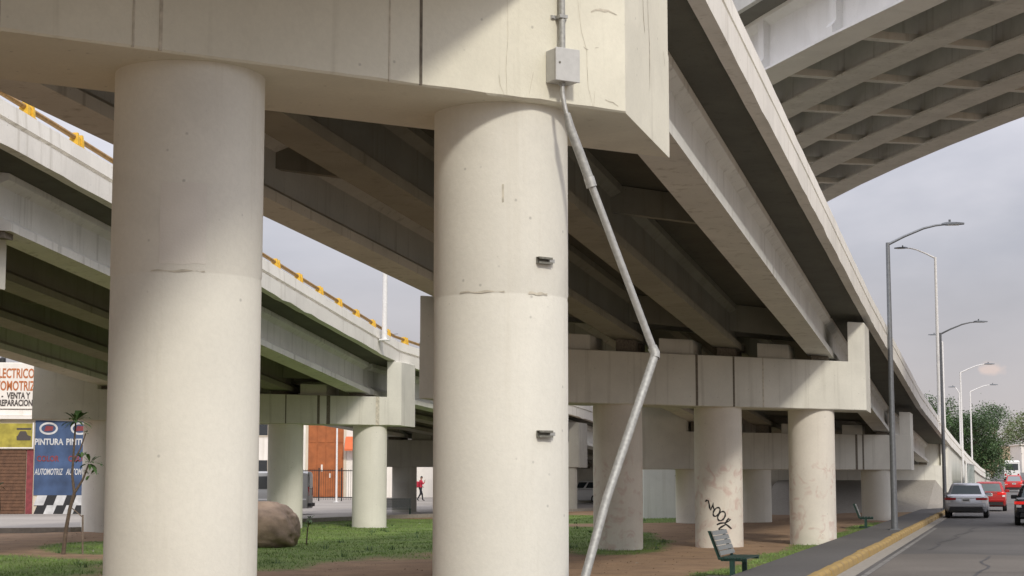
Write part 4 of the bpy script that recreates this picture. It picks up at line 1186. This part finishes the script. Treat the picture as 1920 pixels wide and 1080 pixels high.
def van():
    t = thing('van', 'silver van parked on the back street behind the left columns', 'van', (-9.2, 78.6, .02), R(90))     # tail to the right
    secs = []
    for yy, w, zt in ((0, .80, 1.84), (.06, .86, 1.93), (.3, .88, 1.96), (3.1, .88, 1.95), (3.7, .86, 1.62), (4.1, .85, 1.12), (4.6, .80, .95), (4.7, .72, .75)):
        hp = [(w * .95, .28), (w, .42), (w, .95), (w * .97, min(1.12, zt - .06)), (w * .88, zt - .08), (w * .7, zt)]
        secs.append([(a, yy, z) for a, z in hp] + [(-a, yy, z) for a, z in hp[::-1]])
    smooth_angle(MB().loft(secs).build('body', 'van_silver', t), 38)
    for sg in (-1, 1):
        MB().loft([[(sg * (.875 + e), y_, z) for y_, z in ((1.35, 1.16), (2.45, 1.16), (2.4, 1.72), (1.35, 1.74))] for e in (-.05, -.002)]).build('side_window', 'car_glass', t)
        MB().loft([[(sg * (.872 + e), y_, z) for y_, z in ((2.55, 1.16), (3.55, 1.14), (3.15, 1.70), (2.55, 1.72))] for e in (-.05, -.002)]).build('side_window', 'car_glass', t)
        MB().box(sg * .883 - .006, sg * .883 + .006, .10, 3.9, .66, .72).build('side_stripe', 'car_white', t)
        wheel(t, sg * .80, .80, .33, .2, sg); wheel(t, sg * .80, 3.75, .33, .2, sg)
        MB().box(sg * .66 - .14, sg * .66 + .14, -.015, .05, .85, 1.25).build('tail_light', 'tail_red', t)
    MB().box(-.85, .85, -.10, .05, .36, .52).build('bumper', 'black_trim', t, bevel=.02)
    MB().box(-.62, .62, -.012, .05, 1.2, 1.75).build('rear_window', 'car_glass', t)
van()

# ------------------------------------------------------------------ person
def person():
    t = thing('person', 'walking person in a red top and dark trousers by the white wall', 'person', (-6.45, 121.0, gz(121) + .02), R(-70))
    J = {'pelvis': ((0, 0, .94), .15), 'belly': ((0, .01, 1.10), .135), 'chest': ((0, .03, 1.30), .155), 'neckb': ((0, .03, 1.46), .075), 'neck': ((0, .05, 1.53), .055),
         'head1': ((0, .075, 1.60), .085), 'head2': ((0, .075, 1.70), .095), 'crown': ((0, .065, 1.76), .06), 'nose': ((0, .165, 1.645), .022),
         'shl': ((-.19, .03, 1.41), .07), 'ell': ((-.27, .0, 1.15), .048), 'wrl': ((-.24, .18, 1.02), .034), 'hal': ((-.23, .25, .99), .036),
         'shr': ((.19, .03, 1.41), .07), 'elr': ((.30, .10, 1.18), .048), 'wrr': ((.20, .26, 1.36), .034), 'har': ((.16, .25, 1.45), .036),
         'hpl': ((-.10, 0, .88), .105), 'knl': ((-.10, .16, .50), .068), 'anl': ((-.10, .20, .09), .045), 'tol': ((-.11, .36, .05), .038),
         'hpr': ((.10, 0, .88), .105), 'knr': ((.10, -.02, .49), .068), 'anr': ((.10, -.26, .13), .045), 'tor': ((.11, -.14, .05), .038)}
    E = [('pelvis', 'belly'), ('belly', 'chest'), ('chest', 'neckb'), ('neckb', 'neck'), ('neck', 'head1'), ('head1', 'head2'), ('head2', 'crown'), ('head1', 'nose'),
         ('chest', 'shl'), ('shl', 'ell'), ('ell', 'wrl'), ('wrl', 'hal'), ('chest', 'shr'), ('shr', 'elr'), ('elr', 'wrr'), ('wrr', 'har'),
         ('pelvis', 'hpl'), ('hpl', 'knl'), ('knl', 'anl'), ('anl', 'tol'), ('pelvis', 'hpr'), ('hpr', 'knr'), ('knr', 'anr'), ('anr', 'tor')]
    for s, hx, hy, hz in (('l', -.23, .25, .99), ('r', .16, .25, 1.45)):          # fingers and thumb
        for k in range(4):
            a = (hx + (k - 1.5) * .018, hy + .045, hz + (.02 if s == 'r' else -.02)); b = (hx + (k - 1.5) * .02, hy + .07, hz + (.055 if s == 'r' else -.055) * (1 - .12 * abs(k - 1.5)))
            J[f'f{s}{k}'] = (a, .010); J[f'g{s}{k}'] = (b, .008); E += [('ha' + s, f'f{s}{k}'), (f'f{s}{k}', f'g{s}{k}')]
        J[f't{s}'] = ((hx + (.05 if s == 'l' else -.05), hy + .02, hz), .010); E.append(('ha' + s, f't{s}'))
    names = list(J); me = bpy.data.meshes.new('body')
    me.from_pydata([J[n][0] for n in names], [(names.index(a), names.index(b)) for a, b in E], [])
    o = bpy.data.objects.new('body', me); col.objects.link(o)
    sk = o.modifiers.new('skin', 'SKIN')
    for i, n in enumerate(names): me.skin_vertices[0].data[i].radius = (J[n][1], J[n][1])
    me.skin_vertices[0].data[0].use_root = True
    o.modifiers.new('sub', 'SUBSURF').levels = 2
    dg = bpy.context.evaluated_depsgraph_get()
    m2 = bpy.data.meshes.new_from_object(o.evaluated_get(dg)); bpy.data.objects.remove(o)
    for k in ('skin', 'shirt_red', 'trousers_dark', 'hair'): m2.materials.append(MATS[k])
    for p in m2.polygons:
        c = p.center
        i = 0
        if c.z < .98 and abs(c.x) < .22 and not (c.x < -.17 and c.y > .14): i = 2
        elif c.z < 1.49 and not (c.y > .15 and (c.z > 1.33 or c.z < 1.06)): i = 1
        elif c.z > 1.66 and c.y < .13 or (c.z > 1.72): i = 3
        p.material_index = i; p.use_smooth = True
    m2.name = 'body'
    link(bpy.data.objects.new('body', m2), t)
    b = MB(); b.loft([[(x, yv, z) for x, z in ((-.14, .95), (.14, .95), (.15, 1.38), (-.15, 1.38))] for yv in (-.13, -.30)]).build('backpack', 'shirt_red', t, bevel=.05)
person()

# ------------------------------------------------------------------ buildings on the left
def shop():
    t = thing('workshop', 'blue mural car workshop with checkered base and brown shutter', 'building', (-22.1, 79.3, .02), R(7))
    I = Matrix.Identity(4)
    MB().box(-9.0, 9.0, .02, 8.0, -.3, 4.38).build('wall', 'render_cream', t)
    MB().box(-9.2, 9.2, -.22, 8.2, 4.36, 4.50).build('roof_edge', 'render_white', t)
    mu = MB().box(.02, 7.2, -.02, .06, .86, 4.30).build('mural', 'mural_blue', t)
    W = 'mural_white'
    for k in range(3):
        x = .62 + k * 1.42
        n = 28
        def ell(rx, rz_, y): return [(x + rx * math.cos(2 * math.pi * i / n), y, 3.93 + rz_ * math.sin(2 * math.pi * i / n)) for i in range(n)]
        a, b2 = ell(.42, .29, -.028), ell(.33, .20, -.028)
        MB().add(a + b2, [(i, (i + 1) % n, n + (i + 1) % n, n + i) for i in range(n)]).build('emblem', W, mu)
        MB().add([(x - .2, -.027, 3.80), (x + .18, -.027, 3.83), (x + .22, -.027, 4.03), (x - .12, -.027, 4.06)], [(0, 1, 2, 3)]).build('emblem_stripe', 'mural_red', mu)
        text_mesh('lettering', 'PINTURA', .40, W, mu, Matrix.Translation((x + .03, -.03, 3.18)), sx=.78, bold=.012)
        text_mesh('lettering', 'COLOR', .36, 'mural_red', mu, Matrix.Translation((x, -.03, 2.42)), sx=.8, bold=.01)
        text_mesh('lettering', 'AUTOMOTRIZ', .40, W, mu, Matrix.Translation((x + .05, -.03, 1.80)), sx=.48, shear=.25, bold=.008)
    for k in range(16):                                # two courses of slanted checks
        for j, (z0, z1) in enumerate(((.40, .85), (.0, .40))):
            x0 = .05 + k * .44 + j * .10
            if k % 2 == j: m = 'mural_white'
            else: m = 'checker_black'
            sl = .16
            MB().loft([[(x0 - .30 + (sl if z == z1 else 0) + (0 if j == 0 else -.1) + xx + .3, yv, z) for xx, z in ((0, z0), (.438, z0), (.438, z1), (0, z1))] for yv in (-.035, .03)]).build('check', m, t)
    MB().box(-.32, -.02, -.03, .05, 0, 2.95).build('door_surround', 'mural_red', t)
    sh = MB().box(-4.4, -.34, .0, .05, 0, 2.95).build('shutter', 'shutter_brown', t)
    for k in range(19):
        MB().box(-4.38, -.36, -.035, .0, .02 + k * .154, .02 + k * .154 + .135).build('shutter_slat', 'shutter_brown', sh)
    sg = MB().box(-4.6, -.06, -.14, -.04, 3.02, 4.16).build('shop_sign', 'sign_yellow', t)
    MB().box(-4.64, -.02, -.16, -.03, 3.00, 3.06).build('sign_frame', 'sign_white', sg); MB().box(-.08, -.02, -.165, -.035, 3.065, 4.2).build('sign_frame', 'sign_white', sg)
    # little car picture on the yellow board
    MB().loft([[(x, yv, z) for x, z in ((-.78, 3.38), (-.16, 3.38), (-.14, 3.56), (-.30, 3.62), (-.38, 3.80), (-.64, 3.80), (-.74, 3.60), (-.80, 3.56))] for yv in (-.15, -.13)]).build('picture', 'letter_dark', sg)
    MB().box(-.80, -.14, -.148, -.13, 3.86, 3.95).build('picture', 'letter_dark', sg)
    MB().box(-9.0, 1.2, .0, .18, 4.52, 4.78).build('ledge', 'render_white', t)
    up = MB().box(-8.0, .16, .30, .5, 4.5, 7.0).build('upper_wall', 'render_white', t)
    MB().box(-8.0, .0, .16, .28, 4.85, 6.95).build('billboard', 'sign_white', up)
    for txt, z, sz, m, xr in (('ELECTRICO', 6.28, .62, 'letter_orange', -.12), ('AUTOMOTRIZ', 5.70, .62, 'letter_orange', -.08), ('VENTA Y', 5.32, .40, 'letter_dark', -.30), ('REPARACION', 4.98, .40, 'letter_dark', -.16)):
        text_mesh('lettering', txt, sz, m, up, Matrix.Translation((xr, .15, z)), align='RIGHT', sx=.56 if sz > .5 else .64, bold=.014)
    text_mesh('lettering', 'COMPRA -', .40, 'letter_dark', up, Matrix.Translation((-1.5, .15, 5.32)), align='RIGHT', sx=.64, bold=.014)
shop()

def house():
    t = thing('warehouse', 'cream building with tall orange metal door behind the iron fence', 'building', (-19.4, 138.0, gz(138)), 0)
    MB().box(-14, 7.2, .02, 10, -.4, 9.0).build('wall', 'render_white', t)
    MB().box(-14.2, 7.4, -.15, 10.2, 9.0, 9.25).build('roof_edge', 'render_cream', t)
    d = MB().box(3.0, 5.85, -.05, .05, 0, 6.6).build('door', 'door_orange', t)
    for k in range(4):
        x0 = 3.06 + k * .70
        for j in range(3):
            MB().box(x0, x0 + .62, -.085, -.05, .12 + j * 2.15, 2.10 + j * 2.15).build('door_panel', 'door_orange', d)
    MB().box(4.05, 4.18, -.10, -.085, 2.1, 2.65).build('notice', 'sign_white', d); MB().box(4.72, 4.84, -.10, -.085, 1.6, 1.95).build('notice', 'sign_white', d)
    MB().box(2.8, 3.0, -.06, .05, 0, 6.8).build('door_frame', 'render_cream', t); MB().box(5.85, 6.05, -.06, .05, 0, 6.8).build('door_frame', 'render_cream', t)
    MB().loft([[(x, y_, z) for y_, z in ((.0, 4.9), (-1.0, 3.9), (-1.0, 3.75), (.0, 4.1))] for x in (6.0, 7.1)]).build('awning', 'awning_orange', t)
    for x in (-10.5, -7.5, -4.0, -1.0):
        for z in (1.4, 5.0):
            w = MB().box(x, x + 1.5, -.02, .05, z, z + 1.6).build('window', 'window_dark', t)
            MB().box(x - .08, x + 1.58, -.06, .03, z - .10, z - .02).build('sill', 'render_cream', w)
            MB().box(x + .72, x + .78, -.035, .0, z, z + 1.6).build('mullion', 'render_cream', w)
house()
def plain_wall(name, label, cat, x0, x1, y, h, m, rz=0.0, th=.25, coping=True):
    t = thing(name, label, cat, ((x0 + x1) / 2, y, gz(y)), rz)
    w = (x1 - x0) / 2
    MB().box(-w, w, 0, th, -.3, h).build('wall_panel', m, t, bevel=.01)
    if coping: MB().box(-w - .03, w + .03, -.04, th + .04, h, h + .08).build('coping', m, t)
    k = int(w * 2 / 3)
    for i in range(k + 1):
        x = -w + .15 + i * (w * 2 - .3) / max(k, 1)
        MB().box(x - .13, x + .13, -.05, -.002, -.3, h - .01).build('pilaster', m, t)
    return t
plain_wall('boundary_wall', 'long white wall behind the walking person', 'wall', -12.0, 3.2, 139.0, 4.2, 'render_white')
plain_wall('boundary_wall', 'white wall seen right of the tagged column', 'wall', 8.0, 24.0, 112.5, 2.6, 'render_white', R(2))
plain_wall('boundary_wall', 'far cream wall closing the back street', 'wall', -75.0, -34.0, 142.0, 6.0, 'render_cream')

def kiosk():
    t = thing('utility_kiosk', 'pale painted block with black scribble under the third pier cap', 'kiosk', (6.5, 73.2, 0), R(4))
    MB().box(-.92, .92, 0, 1.6, -.2, 2.25).build('wall', 'block_white', t, bevel=.015)
    MB().box(-1.0, 1.0, -.06, 1.7, 2.25, 2.34).build('roof', 'cap_paint_far', t)
    for x, pts in ((.50, [(0, 1.55), (.02, 1.9), (-.05, 1.75), (.10, 1.78)]), (.72, [(0, 1.45), (.04, 1.95), (.0, 1.75), (.09, 1.80), (.02, 1.5)])):
        MB().tube([(x + a, -.004, z) for a, z in pts], .014, 6).build('scribble', 'spray_black', t)
kiosk()

def fence():
    t = thing('iron_fence', 'black iron fence in front of the orange door', 'fence', (-13.6, 121.0, gz(121)), 0)
    for x in (-3.2, -1.6, 0, 1.6, 3.2): MB().box(x - .04, x + .04, -.04, .04, -.2, 2.35).build('post', 'fence_iron', t)
    for z in (.25, 2.12): MB().box(-3.2, 3.2, -.022, .022, z, z + .06).build('rail', 'fence_iron', t)
    b = MB()
    for k in range(41): b.box(-3.2 + k * .16 - .009, -3.2 + k * .16 + .009, -.009, .009, .1, 2.25)
    b.build('bars', 'fence_iron', t, kind='stuff')
fence()
pt_ = thing('sign_pole', 'thin white pole in front of the orange door', 'pole', (-11.95, 117.0, gz(117)))
smooth_angle(MB().lathe([(.14, 0), (.14, .04), (.07, .05), (.05, 8.0)], 12).build('post', 'pole_white', pt_), 40)
MB().box(-.2, .2, -.2, .2, -.1, .03).build('base_plate', 'pole_white', pt_)

def utility_pole():
    t = thing('utility_pole', 'dark utility pole with cables above the workshop sign', 'utility pole', (-26.1, 87.5, 0))
    smooth_angle(MB().lathe([(.16, -.3), (.11, 11.0)], 12).build('post', 'pole_grey', t), 40)
    MB().box(-.9, .9, -.06, .06, 9.9, 10.02).build('crossarm', 'pole_grey', t)
    tr = smooth_angle(MB().lathe([(.05, 7.25), (.16, 7.3), (.16, 7.75), (.05, 7.8)], 12, (.0, -.22)).build('splice_case', 'wire_black', t), 40)
    rnd = random.Random(2)
    for k in range(5):
        z = (7.9, 7.75, 7.5, 8.3, 8.6)[k]
        pts = [Vector((-20 + 40 * i / 24, .2 * k - .3 + 6 * i / 24 - 3, z - .25 + .9 * ((i / 24 - .5) * 2) ** 2 * (.6 + .2 * k) - .28 * i / 24)) for i in range(25)]
        MB().tube(pts, .028 if k < 3 else .012, 5).build('cable', 'wire_black', t)
    for k in range(7):                                  # tangle of spare cable
        c = Vector((1.35 + rnd.uniform(-.25, .25), 0, 7.35 + rnd.uniform(-.2, .2)))
        MB().tube([c + Vector((.22 * math.cos(a * .7 + k), .1 * math.sin(a + k), .22 * math.sin(a * .7 + k * 1.3))) for a in range(10)], .026, 5).build('cable_coil', 'wire_black', t)
utility_pole()

# ------------------------------------------------------------------ street end on the right
def screen():
    t = thing('screen_fence', 'dark green screen fence along the ramp end', 'fence', (27.45, 103.6, gz(104)), math.atan2(14.8, 4.45))
    for k in range(6):
        MB().box(k * 2.5 + .05, k * 2.5 + 2.45, 0, .03, .05, 2.5).build('screen', 'tarp_green', t)
        MB().box(k * 2.5 - .04, k * 2.5 + .04, -.03, .05, -.2, 2.65).build('post', 'pole_white', t)
    MB().box(0, 15.0, -.02, -.004, 2.5, 2.56).build('rail', 'pole_grey', t)
screen()
def low_block(name, label, x, y, w, d, h, m, win=True):
    t = thing(name, label, 'building', (x, y, gz(y) - .2), road_ang * .3)
    MB().box(-w / 2, w / 2, 0, d, 0, h).build('wall', m, t)
    MB().box(-w / 2 - .15, w / 2 + .15, -.15, d + .15, h, h + .25).build('roof_edge', 'render_white', t)
    if win:
        k = int(w / 3)
        for i in range(k):
            xx = -w / 2 + (i + .5) * w / k
            wd = MB().box(xx - .6, xx + .6, -.02, .05, 1.1, 2.5).build('window', 'window_dark', t)
            MB().box(xx - .68, xx + .68, -.07, -.021, .98, 1.08).build('sill', 'render_white', wd)
low_block('low_building', 'white flat roofed building at the right edge beyond the bus', 106.0, 312.0, 26, 10, 5.2, 'render_white')
low_block('low_building', 'cream building behind the far trees', 60.0, 330.0, 18, 10, 4.5, 'render_cream')
low_block('low_building', 'plain white building behind the ramp of the left overpass', -2.0, 205.0, 34, 10, 5.0, 'render_white')
low_block('low_building', 'plain cream building closing the view under the near overpass', 28.0, 240.0, 24, 10, 4.6, 'render_cream')
tag(mesh('hill', [(-900, 1500, -5), (-400, 1450, 18), (-60, 1500, 12), (300, 1450, 20), (620, 1500, 28), (1000, 1500, 10), (-900, 1600, -5), (-400, 1650, 20), (-60, 1650, 15), (300, 1650, 22), (620, 1650, 30), (1000, 1650, 10)],
         [(i, i + 1, i + 7, i + 6) for i in range(5)] , 'leaf_dark'), 'low dark wooded hills on the horizon', kind='structure')
